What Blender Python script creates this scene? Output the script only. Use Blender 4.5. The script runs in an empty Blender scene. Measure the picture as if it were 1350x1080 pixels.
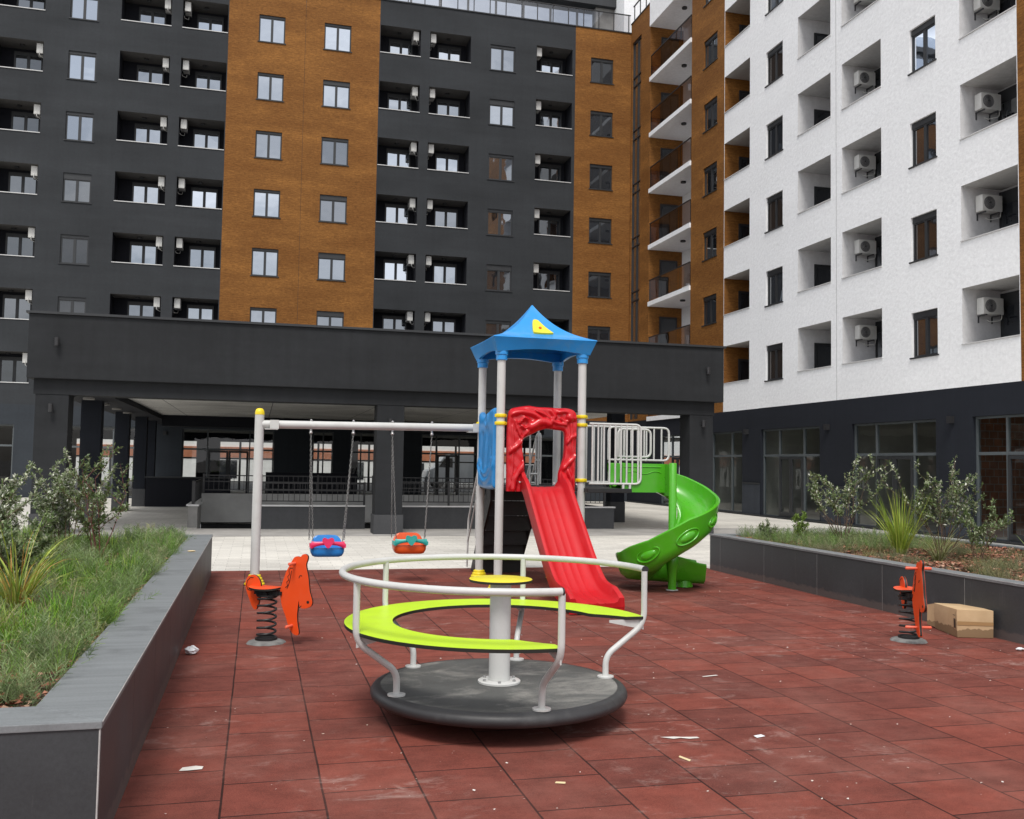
import bpy, bmesh, math, random
import numpy as np
from math import sin, cos, pi, radians
from mathutils import Vector, Matrix

random.seed(7)
RNG = np.random.default_rng(11)
scene = bpy.context.scene
COL = scene.collection

# ------------------------------------------------------------------ materials
def _nodes(name):
    m = bpy.data.materials.new(name)
    m.use_nodes = True
    nt = m.node_tree
    nt.nodes.clear()
    out = nt.nodes.new('ShaderNodeOutputMaterial')
    return m, nt, out

def N(nt, typ, **kw):
    n = nt.nodes.new(typ)
    for k, v in kw.items():
        if k.startswith('i_'):
            n.inputs[k[2:].replace('_', ' ')].default_value = v
        else:
            setattr(n, k, v)
    return n

def coord(nt, scale=(1, 1, 1), rot=(0, 0, 0), kind='Object'):
    tc = N(nt, 'ShaderNodeTexCoord')
    mp = N(nt, 'ShaderNodeMapping')
    mp.inputs['Scale'].default_value = scale
    mp.inputs['Rotation'].default_value = rot
    nt.links.new(tc.outputs[kind], mp.inputs['Vector'])
    return mp.outputs['Vector']

def noise(nt, vec, scale, detail=6, rough=.55, dist=0):
    n = N(nt, 'ShaderNodeTexNoise')
    n.inputs['Scale'].default_value = scale
    n.inputs['Detail'].default_value = detail
    n.inputs['Roughness'].default_value = rough
    n.inputs['Distortion'].default_value = dist
    nt.links.new(vec, n.inputs['Vector'])
    return n.outputs['Fac']

def ramp(nt, fac, stops):
    r = N(nt, 'ShaderNodeValToRGB')
    e = r.color_ramp.elements
    e[0].position, e[0].color = stops[0][0], (*stops[0][1], 1)
    e[1].position, e[1].color = stops[-1][0], (*stops[-1][1], 1)
    for p, c in stops[1:-1]:
        x = e.new(p)
        x.color = (*c, 1)
    nt.links.new(fac, r.inputs['Fac'])
    return r.outputs['Color']

def mixc(nt, a, b, fac, mode='MIX'):
    m = N(nt, 'ShaderNodeMix', data_type='RGBA', blend_type=mode)
    for sock, val in ((m.inputs[0], fac), (m.inputs[6], a), (m.inputs[7], b)):
        if isinstance(val, (int, float)):
            sock.default_value = val
        elif isinstance(val, tuple):
            sock.default_value = (*val, 1) if len(val) == 3 else val
        else:
            nt.links.new(val, sock)
    return m.outputs[2]

def bump(nt, h, strength, dist=.01, prev=None):
    b = N(nt, 'ShaderNodeBump')
    b.inputs['Strength'].default_value = strength
    b.inputs['Distance'].default_value = dist
    nt.links.new(h, b.inputs['Height'])
    if prev is not None:
        nt.links.new(prev, b.inputs['Normal'])
    return b.outputs['Normal']

def principled(nt, out, color, rough=.6, normal=None, metal=0., spec=.5, coat=0.):
    p = N(nt, 'ShaderNodeBsdfPrincipled')
    for sock, val in (('Base Color', color), ('Roughness', rough), ('Metallic', metal),
                      ('Specular IOR Level', spec), ('Coat Weight', coat)):
        s = p.inputs[sock]
        if isinstance(val, (int, float)):
            s.default_value = val
        elif isinstance(val, tuple):
            s.default_value = (*val, 1)
        else:
            nt.links.new(val, s)
    if normal is not None:
        nt.links.new(normal, p.inputs['Normal'])
    nt.links.new(p.outputs[0], out.inputs['Surface'])
    return p

def sc3(c, k):
    return tuple(max(0., x * k) for x in c)

def mat(name, base, rough=.6, var=.15, vscale=3., bumpn=.0, bscale=60., metal=0., spec=.5,
        stretch=(1, 1, 1), dirt=None, dirt_amt=.0, dirt_scale=1.5, coat=0., rvar=.1):
    m, nt, out = _nodes(name)
    v = coord(nt, stretch)
    f = noise(nt, v, vscale)
    c = ramp(nt, f, [(.3, sc3(base, 1 - var)), (.7, sc3(base, 1 + var))])
    v2 = coord(nt)
    if dirt is not None:
        d = noise(nt, v2, dirt_scale, 9, .68)
        dm = ramp(nt, d, [(.5, (0, 0, 0)), (.72, (dirt_amt,) * 3)])
        c = mixc(nt, c, dirt, dm)
    nr = None
    if bumpn:
        nr = bump(nt, noise(nt, v2, bscale, 4), bumpn, .01)
    rr = N(nt, 'ShaderNodeMapRange')
    rr.inputs['To Min'].default_value = max(0, rough - rvar)
    rr.inputs['To Max'].default_value = min(1, rough + rvar)
    nt.links.new(noise(nt, v2, vscale * 2.3), rr.inputs['Value'])
    principled(nt, out, c, rr.outputs[0], nr, metal, spec, coat)
    return m

M = {}
# painted facade render
def facade_mat(name, base, var, streak=.12, rough=.85, bs=.25, blotch=(1, 1, 1), bsc=130):
    m, nt, out = _nodes(name)
    big = noise(nt, coord(nt, (.25, .25, .5)), 1.0, 5, .6)
    st = noise(nt, coord(nt, (5, 5, .25)), 1.0, 6, .6)
    fine = noise(nt, coord(nt), 9, 8, .7)
    c = ramp(nt, big, [(.3, sc3(base, 1 - var)), (.7, sc3(base, 1 + var))])
    c = mixc(nt, c, ramp(nt, st, [(.3, (1 - streak,) * 3), (.7, (1 + streak,) * 3)]), 1., 'MULTIPLY')
    c = mixc(nt, c, ramp(nt, fine, [(.25, (.9, .9, .9)), (.75, (1.1, 1.1, 1.1))]), 1., 'MULTIPLY')
    band = noise(nt, coord(nt, (.12, .12, 1.5)), 1.0, 5, .65)
    c = mixc(nt, c, ramp(nt, band, [(.3, (1 - var * .6,) * 3), (.7, (1 + var * .6,) * 3)]), 1., 'MULTIPLY')
    nr = bump(nt, noise(nt, coord(nt), bsc, 3), bs, .01)
    principled(nt, out, c, rough, nr, spec=.25)
    return m
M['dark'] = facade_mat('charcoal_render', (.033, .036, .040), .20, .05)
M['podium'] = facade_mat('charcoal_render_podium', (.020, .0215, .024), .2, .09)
M['white'] = facade_mat('white_render', (.86, .87, .885), .035, .014, .9, 1., bsc=9)
M['navy'] = facade_mat('navy_render', (.013, .0155, .022), .12, .08)
M['navy_plinth'] = facade_mat('navy_plinth', (.038, .044, .055), .15, .12)
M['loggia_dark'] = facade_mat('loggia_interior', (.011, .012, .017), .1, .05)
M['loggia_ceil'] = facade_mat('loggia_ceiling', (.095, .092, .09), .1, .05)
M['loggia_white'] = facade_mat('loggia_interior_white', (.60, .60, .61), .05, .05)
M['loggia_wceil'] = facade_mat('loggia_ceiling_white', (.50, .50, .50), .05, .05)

def rust_mat():
    m, nt, out = _nodes('rust_render')
    base = (.210, .088, .020)
    big = noise(nt, coord(nt, (.25, .25, 1.1)), 1.0, 6, .62, 0)
    dash = noise(nt, coord(nt, (3.2, 3.2, 26)), 1.0, 4, .6)
    fine = noise(nt, coord(nt, (1, 1, 2.2)), 9, 8, .8)
    c = ramp(nt, big, [(.25, (.16, .060, .011)), (.5, base), (.75, (.32, .14, .033))])
    c = mixc(nt, c, ramp(nt, dash, [(.25, (.66, .63, .58)), (.75, (1.3, 1.32, 1.34))]), 1., 'MULTIPLY')
    c = mixc(nt, c, ramp(nt, fine, [(.28, (.48, .45, .40)), (.72, (1.42, 1.45, 1.5))]), 1., 'MULTIPLY')
    # lift joints of the render, one per storey
    nr = bump(nt, dash, .35, .02)
    principled(nt, out, c, .8, nr, spec=.25)
    return m
M['rust'] = rust_mat()

def glass_mat(name, refl, mx_r=1., tint=(.9, .93, .96), base=(.02, .022, .026), warp=.02, vary=0.):
    m, nt, out = _nodes(name)
    d = N(nt, 'ShaderNodeBsdfDiffuse')
    d.inputs['Color'].default_value = (*base, 1)
    g = N(nt, 'ShaderNodeBsdfGlossy')
    g.inputs['Color'].default_value = (*tint, 1)
    g.inputs['Roughness'].default_value = .02
    nr = bump(nt, noise(nt, coord(nt), .9, 2), warp, .3)
    nt.links.new(nr, g.inputs['Normal'])
    mx = N(nt, 'ShaderNodeMixShader')
    lw = N(nt, 'ShaderNodeLayerWeight')
    lw.inputs['Blend'].default_value = .3
    mr = N(nt, 'ShaderNodeMapRange')
    mr.inputs['To Min'].default_value = refl
    mr.inputs['To Max'].default_value = mx_r
    nt.links.new(lw.outputs['Fresnel'], mr.inputs['Value'])
    fac = mr.outputs[0]
    if vary:
        oi = N(nt, 'ShaderNodeObjectInfo')
        vv = N(nt, 'ShaderNodeMapRange')
        vv.inputs['To Min'].default_value = -vary
        vv.inputs['To Max'].default_value = vary
        nt.links.new(oi.outputs['Random'], vv.inputs['Value'])
        va = N(nt, 'ShaderNodeMath', operation='ADD', use_clamp=True)
        nt.links.new(fac, va.inputs[0]); nt.links.new(vv.outputs[0], va.inputs[1])
        fac = va.outputs[0]
    nt.links.new(fac, mx.inputs[0])
    nt.links.new(d.outputs[0], mx.inputs[1])
    nt.links.new(g.outputs[0], mx.inputs[2])
    nt.links.new(mx.outputs[0], out.inputs['Surface'])
    return m
M['glass'] = glass_mat('window_glass', .42, 1., (.80, .87, .96), vary=.2)
M['glass_mid'] = glass_mat('window_glass_mid', .16, .8, (.85, .9, .95), vary=.08)
M['glass_brown'] = glass_mat('window_glass_dim', .04, .10, base=(.03, .022, .018))
M['glass_dark'] = glass_mat('window_glass_dark', .07, .5)
M['glass_wing'] = glass_mat('window_glass_wing', .05, .22)

def clear_glass(name, tint, refl=.05, mxr=.38):
    m, nt, out = _nodes(name)
    t = N(nt, 'ShaderNodeBsdfTransparent')
    t.inputs['Color'].default_value = (*tint, 1)
    g = N(nt, 'ShaderNodeBsdfGlossy')
    g.inputs['Roughness'].default_value = .015
    nr = bump(nt, noise(nt, coord(nt), .7, 2), .02, .3)
    nt.links.new(nr, g.inputs['Normal'])
    mx = N(nt, 'ShaderNodeMixShader')
    lw = N(nt, 'ShaderNodeLayerWeight')
    lw.inputs['Blend'].default_value = .4
    mr = N(nt, 'ShaderNodeMapRange')
    mr.inputs['To Min'].default_value = refl
    mr.inputs['To Max'].default_value = mxr
    nt.links.new(lw.outputs['Fresnel'], mr.inputs['Value'])
    nt.links.new(mr.outputs[0], mx.inputs[0])
    nt.links.new(t.outputs[0], mx.inputs[1])
    nt.links.new(g.outputs[0], mx.inputs[2])
    nt.links.new(mx.outputs[0], out.inputs['Surface'])
    return m
M['shop_glass'] = clear_glass('shop_glass', (.74, .77, .76), .03)
M['wing_glass'] = clear_glass('wing_shop_glass', (.66, .70, .70), .03, .10)
M['bronze_glass'] = clear_glass('bronze_glass', (.42, .31, .26), .06)
M['clear_glass'] = clear_glass('railing_glass', (.80, .80, .82), .12)

M['frame'] = mat('anthracite_frame', (.022, .024, .027), .5, .1)
M['shop_frame'] = mat('shop_frame', (.085, .098, .105), .45, .1)
M['coping_white'] = mat('white_metal_coping', (.56, .56, .56), .5, .06)
M['lamp_dark'] = mat('lamp_housing', (.02, .02, .022), .5, .1)
M['ac_white'] = mat('ac_casing', (.62, .62, .60), .5, .06, 6, dirt=(.2, .19, .17), dirt_amt=.4)
M['ac_dark'] = mat('ac_grille', (.06, .06, .065), .5, .1)
M['ac_mid'] = mat('ac_shroud', (.33, .33, .33), .5, .1)
M['concrete'] = mat('concrete', (.24, .235, .225), .85, .2, 2, .3, 40, dirt=(.1, .1, .095), dirt_amt=.5)
M['pit_wall'] = mat('pit_wall', (.27, .27, .26), .85, .15, 2, .2, 40)
M['pit_dark'] = mat('pit_shade_black', (.006, .006, .007), .9, .1)  # near-black colour stands in for the shade inside pit and garage opening
M['soffit'] = None

def soffit_mat():
    m, nt, out = _nodes('soffit_panels')
    v = coord(nt)
    br = N(nt, 'ShaderNodeTexBrick')
    br.offset = 0
    br.inputs['Scale'].default_value = 1
    br.inputs['Brick Width'].default_value = 3.0
    br.inputs['Row Height'].default_value = .3
    br.inputs['Mortar Size'].default_value = .012
    br.inputs['Color1'].default_value = (.66, .65, .62, 1)
    br.inputs['Color2'].default_value = (.74, .73, .70, 1)
    br.inputs['Mortar'].default_value = (.05, .05, .05, 1)
    nt.links.new(v, br.inputs['Vector'])
    c = mixc(nt, br.outputs['Color'], ramp(nt, noise(nt, v, .6), [(.3, (.7, .7, .7)), (.7, (1.2, 1.2, 1.2))]), 1., 'MULTIPLY')
    principled(nt, out, c, .5)
    return m
M['soffit'] = soffit_mat()

def brick_mat():
    m, nt, out = _nodes('hollow_brick')
    tc = N(nt, 'ShaderNodeTexCoord')
    sp = N(nt, 'ShaderNodeSeparateXYZ')
    nt.links.new(tc.outputs['Object'], sp.inputs[0])
    ad = N(nt, 'ShaderNodeMath', operation='ADD')
    nt.links.new(sp.outputs[0], ad.inputs[0])
    nt.links.new(sp.outputs[1], ad.inputs[1])
    cb = N(nt, 'ShaderNodeCombineXYZ')
    nt.links.new(ad.outputs[0], cb.inputs[0])
    nt.links.new(sp.outputs[2], cb.inputs[1])
    br = N(nt, 'ShaderNodeTexBrick')
    br.inputs['Scale'].default_value = 1
    br.inputs['Brick Width'].default_value = .27
    br.inputs['Row Height'].default_value = .2
    br.inputs['Mortar Size'].default_value = .012
    br.inputs['Color1'].default_value = (.30, .115, .062, 1)
    br.inputs['Color2'].default_value = (.22, .10, .065, 1)
    br.inputs['Mortar'].default_value = (.26, .22, .19, 1)
    nt.links.new(cb.outputs[0], br.inputs['Vector'])
    c = mixc(nt, br.outputs['Color'], ramp(nt, noise(nt, coord(nt), 4), [(.3, (.7, .7, .7)), (.7, (1.25, 1.25, 1.25))]), 1., 'MULTIPLY')
    principled(nt, out, c, .9)
    return m
M['brick'] = brick_mat()

def rubber_floor_mat():
    m, nt, out = _nodes('red_rubber_tiles')
    tc = N(nt, 'ShaderNodeTexCoord')
    # small wobble of the joints
    wob = N(nt, 'ShaderNodeTexNoise')
    wob.inputs['Scale'].default_value = 2.2
    wob.inputs['Detail'].default_value = 3
    nt.links.new(tc.outputs['Object'], wob.inputs['Vector'])
    vm = N(nt, 'ShaderNodeVectorMath', operation='SUBTRACT')
    nt.links.new(wob.outputs['Color'], vm.inputs[0])
    vm.inputs[1].default_value = (.5, .5, .5)
    vs = N(nt, 'ShaderNodeVectorMath', operation='SCALE')
    nt.links.new(vm.outputs[0], vs.inputs[0])
    vs.inputs['Scale'].default_value = .009
    va = N(nt, 'ShaderNodeVectorMath', operation='ADD')
    nt.links.new(tc.outputs['Object'], va.inputs[0])
    nt.links.new(vs.outputs[0], va.inputs[1])
    sp = N(nt, 'ShaderNodeSeparateXYZ')
    nt.links.new(va.outputs[0], sp.inputs[0])
    ax = N(nt, 'ShaderNodeMath', operation='ADD')
    nt.links.new(sp.outputs[0], ax.inputs[0]); ax.inputs[1].default_value = 10.12
    ay = N(nt, 'ShaderNodeMath', operation='ADD')
    nt.links.new(sp.outputs[1], ay.inputs[0]); ay.inputs[1].default_value = .155
    cb = N(nt, 'ShaderNodeCombineXYZ')
    nt.links.new(ay.outputs[0], cb.inputs[0])
    nt.links.new(ax.outputs[0], cb.inputs[1])
    def brick(c1, c2, mo, ms):
        br = N(nt, 'ShaderNodeTexBrick')
        br.offset = .5
        br.inputs['Scale'].default_value = 1
        br.inputs['Brick Width'].default_value = .48
        br.inputs['Row Height'].default_value = .5
        br.inputs['Mortar Size'].default_value = ms
        br.inputs['Mortar Smooth'].default_value = .35
        br.inputs['Bias'].default_value = 0
        br.inputs['Color1'].default_value = (*c1, 1)
        br.inputs['Color2'].default_value = (*c2, 1)
        br.inputs['Mortar'].default_value = (*mo, 1)
        nt.links.new(cb.outputs[0], br.inputs['Vector'])
        return br
    br = brick((.205, .053, .037), (.132, .041, .032), (.030, .011, .009), .007)
    c = br.outputs['Color']
    # granules
    gr = noise(nt, coord(nt), 210, 3, .8)
    c = mixc(nt, c, ramp(nt, gr, [(.3, (.55, .53, .53)), (.7, (1.45, 1.47, 1.47))]), 1., 'MULTIPLY')
    # worn / dusty clouds
    cl = noise(nt, coord(nt, (1.3, 1, 1)), 1.1, 8, .65)
    c = mixc(nt, c, (.25, .115, .092), ramp(nt, cl, [(.45, (0, 0, 0)), (.75, (.42,) * 3)]))
    cl2 = noise(nt, coord(nt, (1, 1.4, 1)), 3.7, 8, .7)
    c = mixc(nt, c, ramp(nt, cl2, [(.3, (.72,) * 3), (.7, (1.24,) * 3)]), 1., 'MULTIPLY')
    sc_ = noise(nt, coord(nt, (1.0, 1.7, 1)), 3.1, 12, .78, .5)
    sc2 = noise(nt, coord(nt), .55, 3)
    mm = N(nt, 'ShaderNodeMath', operation='MULTIPLY')
    nt.links.new(ramp(nt, sc_, [(.54, (0, 0, 0)), (.70, (1, 1, 1))]), mm.inputs[0])
    nt.links.new(ramp(nt, sc2, [(.45, (0, 0, 0)), (.60, (.5,) * 3)]), mm.inputs[1])
    c = mixc(nt, c, (.50, .40, .36), mm.outputs[0])
    # white specks
    vo = N(nt, 'ShaderNodeTexVoronoi')
    vo.inputs['Scale'].default_value = 13
    nt.links.new(coord(nt), vo.inputs['Vector'])
    spk = ramp(nt, vo.outputs['Distance'], [(.035, (.7,) * 3), (.06, (0, 0, 0))])
    spr = noise(nt, coord(nt), 7, 2)
    ms = N(nt, 'ShaderNodeMath', operation='MULTIPLY')
    nt.links.new(spk, ms.inputs[0])
    nt.links.new(ramp(nt, spr, [(.52, (0, 0, 0)), (.6, (1, 1, 1))]), ms.inputs[1])
    c = mixc(nt, c, (.6, .5, .47), ms.outputs[0])
    n1 = bump(nt, gr, .35, .006)
    n2 = bump(nt, br.outputs['Fac'], -.9, .012, n1)
    principled(nt, out, c, .88, n2, spec=.2)
    return m
M['rubber_floor'] = rubber_floor_mat()

def paving_mat():
    m, nt, out = _nodes('plaza_paving')
    br = N(nt, 'ShaderNodeTexBrick')
    br.offset = .5
    br.inputs['Scale'].default_value = 1
    br.inputs['Brick Width'].default_value = .42
    br.inputs['Row Height'].default_value = .21
    br.inputs['Mortar Size'].default_value = .006
    br.inputs['Mortar Smooth'].default_value = .4
    br.inputs['Color1'].default_value = (.64, .62, .575, 1)
    br.inputs['Color2'].default_value = (.55, .53, .49, 1)
    br.inputs['Mortar'].default_value = (.40, .385, .355, 1)
    nt.links.new(coord(nt), br.inputs['Vector'])
    c = mixc(nt, br.outputs['Color'], ramp(nt, noise(nt, coord(nt), .35, 6), [(.3, (.8, .8, .8)), (.7, (1.15, 1.15, 1.14))]), 1., 'MULTIPLY')
    c = mixc(nt, c, ramp(nt, noise(nt, coord(nt), 30, 6, .7), [(.3, (.85, .85, .84)), (.7, (1.12, 1.12, 1.12))]), 1., 'MULTIPLY')
    principled(nt, out, c, .85, bump(nt, br.outputs['Fac'], -.5, .01), spec=.25)
    return m
M['paving'] = paving_mat()
M['paving_grey'] = mat('paving_grey_band', (.33, .32, .305), .85, .2, 1.2, .3, 50, dirt=(.45, .44, .42), dirt_amt=.6, dirt_scale=.8)
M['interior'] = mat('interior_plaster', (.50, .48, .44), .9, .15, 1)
M['navy_lit'] = facade_mat('ground_floor_render', (.034, .040, .048), .12, .06)  # navy render with its colour lightened to brighten the dim covered passage
M['ground'] = mat('ground_concrete', (.20, .195, .19), .9, .2, .3)
M['asphalt'] = mat('street_asphalt', (.06, .06, .062), .9, .2, .5)

# granite-look planter cladding
def clad_mat(name, base, scr=.25):
    m, nt, out = _nodes(name)
    f = noise(nt, coord(nt), 1.4, 7, .6)
    c = ramp(nt, f, [(.3, sc3(base, .82)), (.7, sc3(base, 1.2))])
    st = noise(nt, coord(nt, (14, 14, .8)), 1.0, 7, .7)
    c = mixc(nt, c, (.22, .21, .2), ramp(nt, st, [(.62, (0, 0, 0)), (.8, (scr,) * 3)]))
    sp_ = noise(nt, coord(nt), 45, 4, .8)
    c = mixc(nt, c, ramp(nt, sp_, [(.3, (.85, .85, .85)), (.7, (1.15, 1.15, 1.15))]), 1., 'MULTIPLY')
    rr = N(nt, 'ShaderNodeMapRange')
    rr.inputs['To Min'].default_value = .38
    rr.inputs['To Max'].default_value = .62
    nt.links.new(f, rr.inputs['Value'])
    tcz = N(nt, 'ShaderNodeTexCoord'); sz = N(nt, 'ShaderNodeSeparateXYZ')
    nt.links.new(tcz.outputs['Object'], sz.inputs[0])
    ma = N(nt, 'ShaderNodeMath', operation='MULTIPLY_ADD')
    nt.links.new(noise(nt, coord(nt, (3, 3, 6)), 3., 8, .7), ma.inputs[0]); ma.inputs[1].default_value = -.16
    nt.links.new(sz.outputs[2], ma.inputs[2])
    c = mixc(nt, c, (.17, .13, .115), ramp(nt, ma.outputs[0], [(.0, (.38,) * 3), (.03, (0, 0, 0))]))
    principled(nt, out, c, rr.outputs[0], bump(nt, sp_, .05, .004), spec=.4)
    return m
M['clad'] = clad_mat('dark_stone_cladding', (.044, .049, .053))
def coping_mat():
    m, nt, out = _nodes('grey_stone_coping')
    st = noise(nt, coord(nt, (1.2, 22, 1)), 1.0, 7, .6)
    c = ramp(nt, st, [(.3, (.15, .162, .168)), (.7, (.205, .22, .228))])
    d = noise(nt, coord(nt), 2.2, 9, .7)
    c = mixc(nt, c, (.075, .08, .082), ramp(nt, d, [(.54, (0, 0, 0)), (.75, (.7,) * 3)]))
    sp_ = noise(nt, coord(nt), 70, 4, .8)
    c = mixc(nt, c, ramp(nt, sp_, [(.3, (.88,) * 3), (.7, (1.12,) * 3)]), 1., 'MULTIPLY')
    principled(nt, out, c, .55, bump(nt, st, .08, .004), spec=.4)
    return m
M['coping'] = coping_mat()
M['clad_edge'] = mat('pale_mitre_edge', (.42, .42, .41), .7, .25, 9)
M['grey_plinth'] = facade_mat('grey_plinth', (.062, .064, .068), .12, .06)
M['soil'] = mat('soil', (.055, .036, .024), .95, .35, 8, .8, 30)

# play equipment
M['steel_white'] = mat('powder_coated_steel', (.55, .555, .54), .38, .05, 2.5, .02, 90, dirt=(.30, .29, .26), dirt_amt=.30, dirt_scale=3.5)
M['galv'] = mat('galvanised', (.42, .42, .42), .42, .15, 8, metal=.7)
M['chain'] = mat('chain_steel', (.20, .20, .195), .45, .2, 8, metal=.6)
M['red'] = mat('red_polyethylene', (.55, .006, .013), .30, .08, 2.0, .03, 25, coat=.08, dirt=(.45, .03, .035), dirt_amt=.3, dirt_scale=5)
def slide_mat():
    m, nt, out = _nodes('red_slide')
    c = ramp(nt, noise(nt, coord(nt), 1.8, 6), [(.3, (.44, .004, .008)), (.7, (.53, .006, .012))])
    sc = noise(nt, coord(nt, (26, .9, .9)), 1.0, 7, .7)
    c = mixc(nt, c, (.62, .06, .06), ramp(nt, sc, [(.55, (0, 0, 0)), (.78, (.55,) * 3)]))
    gr = noise(nt, coord(nt), 7, 9, .75)
    c = mixc(nt, c, (.22, .02, .02), ramp(nt, gr, [(.58, (0, 0, 0)), (.78, (.5,) * 3)]))
    rr = N(nt, 'ShaderNodeMapRange')
    rr.inputs['To Min'].default_value = .34; rr.inputs['To Max'].default_value = .55
    nt.links.new(sc, rr.inputs['Value'])
    principled(nt, out, c, rr.outputs[0], bump(nt, sc, .06, .004))
    return m
M['red_slide'] = slide_mat()
M['green'] = mat('green_polyethylene', (.065, .36, .010), .30, .10, 2.0, .03, 25, coat=.15, dirt=(.12, .30, .06), dirt_amt=.55, dirt_scale=4)
M['blue'] = mat('blue_polyethylene', (.016, .27, .68), .34, .08, 2.0, .03, 25, coat=.12, dirt=(.10, .30, .55), dirt_amt=.5, dirt_scale=5)
M['blue_deep'] = mat('blue_panel', (.014, .225, .56), .38, .1, 3.0, .03, 25, dirt=(.05, .2, .4), dirt_amt=.3)
M['yellow'] = mat('yellow_plastic', (.78, .60, .012), .4, .08, 5)
M['yellow_hpl'] = mat('yellow_board', (.72, .62, .025), .42, .05, 4, dirt=(.5, .45, .1), dirt_amt=.3, dirt_scale=6)
M['lime'] = mat('lime_board', (.50, .74, .020), .42, .04, 2.2, .02, 60, dirt=(.42, .58, .06), dirt_amt=.4, dirt_scale=6)
M['board_edge'] = mat('black_board_edge', (.012, .013, .010), .5, .1)
M['orange'] = mat('orange_board', (.74, .070, .008), .42, .06, 3, dirt=(.6, .1, .04), dirt_amt=.35, dirt_scale=6)
M['peg'] = mat('peg_plastic', (.74, .13, .07), .45, .08, 6)
M['black_plastic'] = mat('black_plate', (.010, .010, .011), .5, .2)
M['spring'] = mat('black_spring', (.013, .014, .015), .38, .2, 12, dirt=(.09, .085, .08), dirt_amt=.4, dirt_scale=14)
M['rider_base'] = mat('concrete_foot', (.17, .17, .165), .85, .3, 12, .5, 60, dirt=(.07, .065, .06), dirt_amt=.7, dirt_scale=8)
def deck_mat():
    m, nt, out = _nodes('platform_rubber')
    v = coord(nt)
    c = ramp(nt, noise(nt, v, 2.0, 7), [(.3, (.066, .068, .066)), (.7, (.112, .113, .108))])
    d = noise(nt, coord(nt, (1.0, 1.7, 1)), 2.1, 10, .72, .4)
    c = mixc(nt, c, (.30, .29, .265), ramp(nt, d, [(.49, (0, 0, 0)), (.72, (.85,) * 3)]))
    g = noise(nt, v, 160, 3, .8)
    c = mixc(nt, c, ramp(nt, g, [(.3, (.8,) * 3), (.7, (1.2,) * 3)]), 1., 'MULTIPLY')
    principled(nt, out, c, .75, bump(nt, g, .25, .005), spec=.3)
    return m
M['platform'] = deck_mat()
M['platform_rim'] = mat('platform_rim', (.030, .030, .032), .5, .2, 3, .1, 60, dirt=(.09, .09, .09), dirt_amt=.5, dirt_scale=4)
M['seat_blue'] = mat('seat_blue', (.016, .22, .62), .33, .08, 6, coat=.1)
M['seat_pink'] = mat('seat_pink', (.72, .030, .12), .35, .08, 8)
M['seat_orange'] = mat('seat_orange', (.74, .10, .018), .35, .08, 6)
M['seat_teal'] = mat('seat_teal', (.030, .36, .32), .35, .08, 8)
def card_mat():
    m, nt, out = _nodes('cardboard')
    f = noise(nt, coord(nt), 5, 7, .6)
    c = ramp(nt, f, [(.3, (.48, .335, .19)), (.7, (.58, .42, .25))])
    # darker towards the bottom, with a noisy border
    tc = N(nt, 'ShaderNodeTexCoord')
    sp_ = N(nt, 'ShaderNodeSeparateXYZ')
    nt.links.new(tc.outputs['Object'], sp_.inputs[0])
    mm = N(nt, 'ShaderNodeMath', operation='MULTIPLY_ADD')
    nt.links.new(noise(nt, coord(nt), 9, 5), mm.inputs[0])
    mm.inputs[1].default_value = -.16
    nt.links.new(sp_.outputs[2], mm.inputs[2])
    c = mixc(nt, c, (.27, .185, .105), ramp(nt, mm.outputs[0], [(-.02 + .0, (1, 1, 1)), (.0, (0, 0, 0))]))
    principled(nt, out, c, .8, bump(nt, noise(nt, coord(nt, (1, 1, 1)), 70, 3), .08, .004), spec=.2)
    return m
M['cardboard'] = card_mat()
M['tape'] = mat('brown_tape', (.36, .22, .10), .3, .1)
M['print'] = mat('dark_print', (.07, .045, .03), .8, .3, 20)
M['paper'] = mat('white_paper', (.75, .76, .78), .8, .06, 10)
M['paper_dull'] = mat('dusty_paper', (.60, .57, .53), .85, .12, 10)
M['wood_chip'] = mat('pale_splinter', (.66, .52, .30), .8, .1)
M['van'] = mat('van_paint', (.70, .71, .72), .35, .04)
M['tyre'] = mat('tyre_rubber', (.02, .02, .02), .8, .1)
M['street_brick'] = mat('street_brick', (.45, .17, .09), .85, .2, 2)
M['street_white'] = mat('street_white', (.85, .84, .82), .8, .06)

def leaf_mat(name, rough=.5, trans=.25, spec=.4):
    m, nt, out = _nodes(name)
    a = N(nt, 'ShaderNodeAttribute', attribute_name='tint')
    p = N(nt, 'ShaderNodeBsdfPrincipled')
    p.inputs['Roughness'].default_value = rough
    p.inputs['Specular IOR Level'].default_value = spec
    nt.links.new(a.outputs['Color'], p.inputs['Base Color'])
    t = N(nt, 'ShaderNodeBsdfTranslucent')
    nt.links.new(a.outputs['Color'], t.inputs['Color'])
    mx = N(nt, 'ShaderNodeMixShader')
    mx.inputs[0].default_value = trans
    nt.links.new(p.outputs[0], mx.inputs[1])
    nt.links.new(t.outputs[0], mx.inputs[2])
    nt.links.new(mx.outputs[0], out.inputs['Surface'])
    return m
M['leaf'] = leaf_mat('shrub_leaf', .36, .3, .7)
M['grass'] = leaf_mat('grass_blade', .55, .3)
M['chip'] = leaf_mat('bark_chip', .85, 0., .2)
M['twig'] = mat('twig_bark', (.12, .075, .05), .85, .3, 20)

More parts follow.
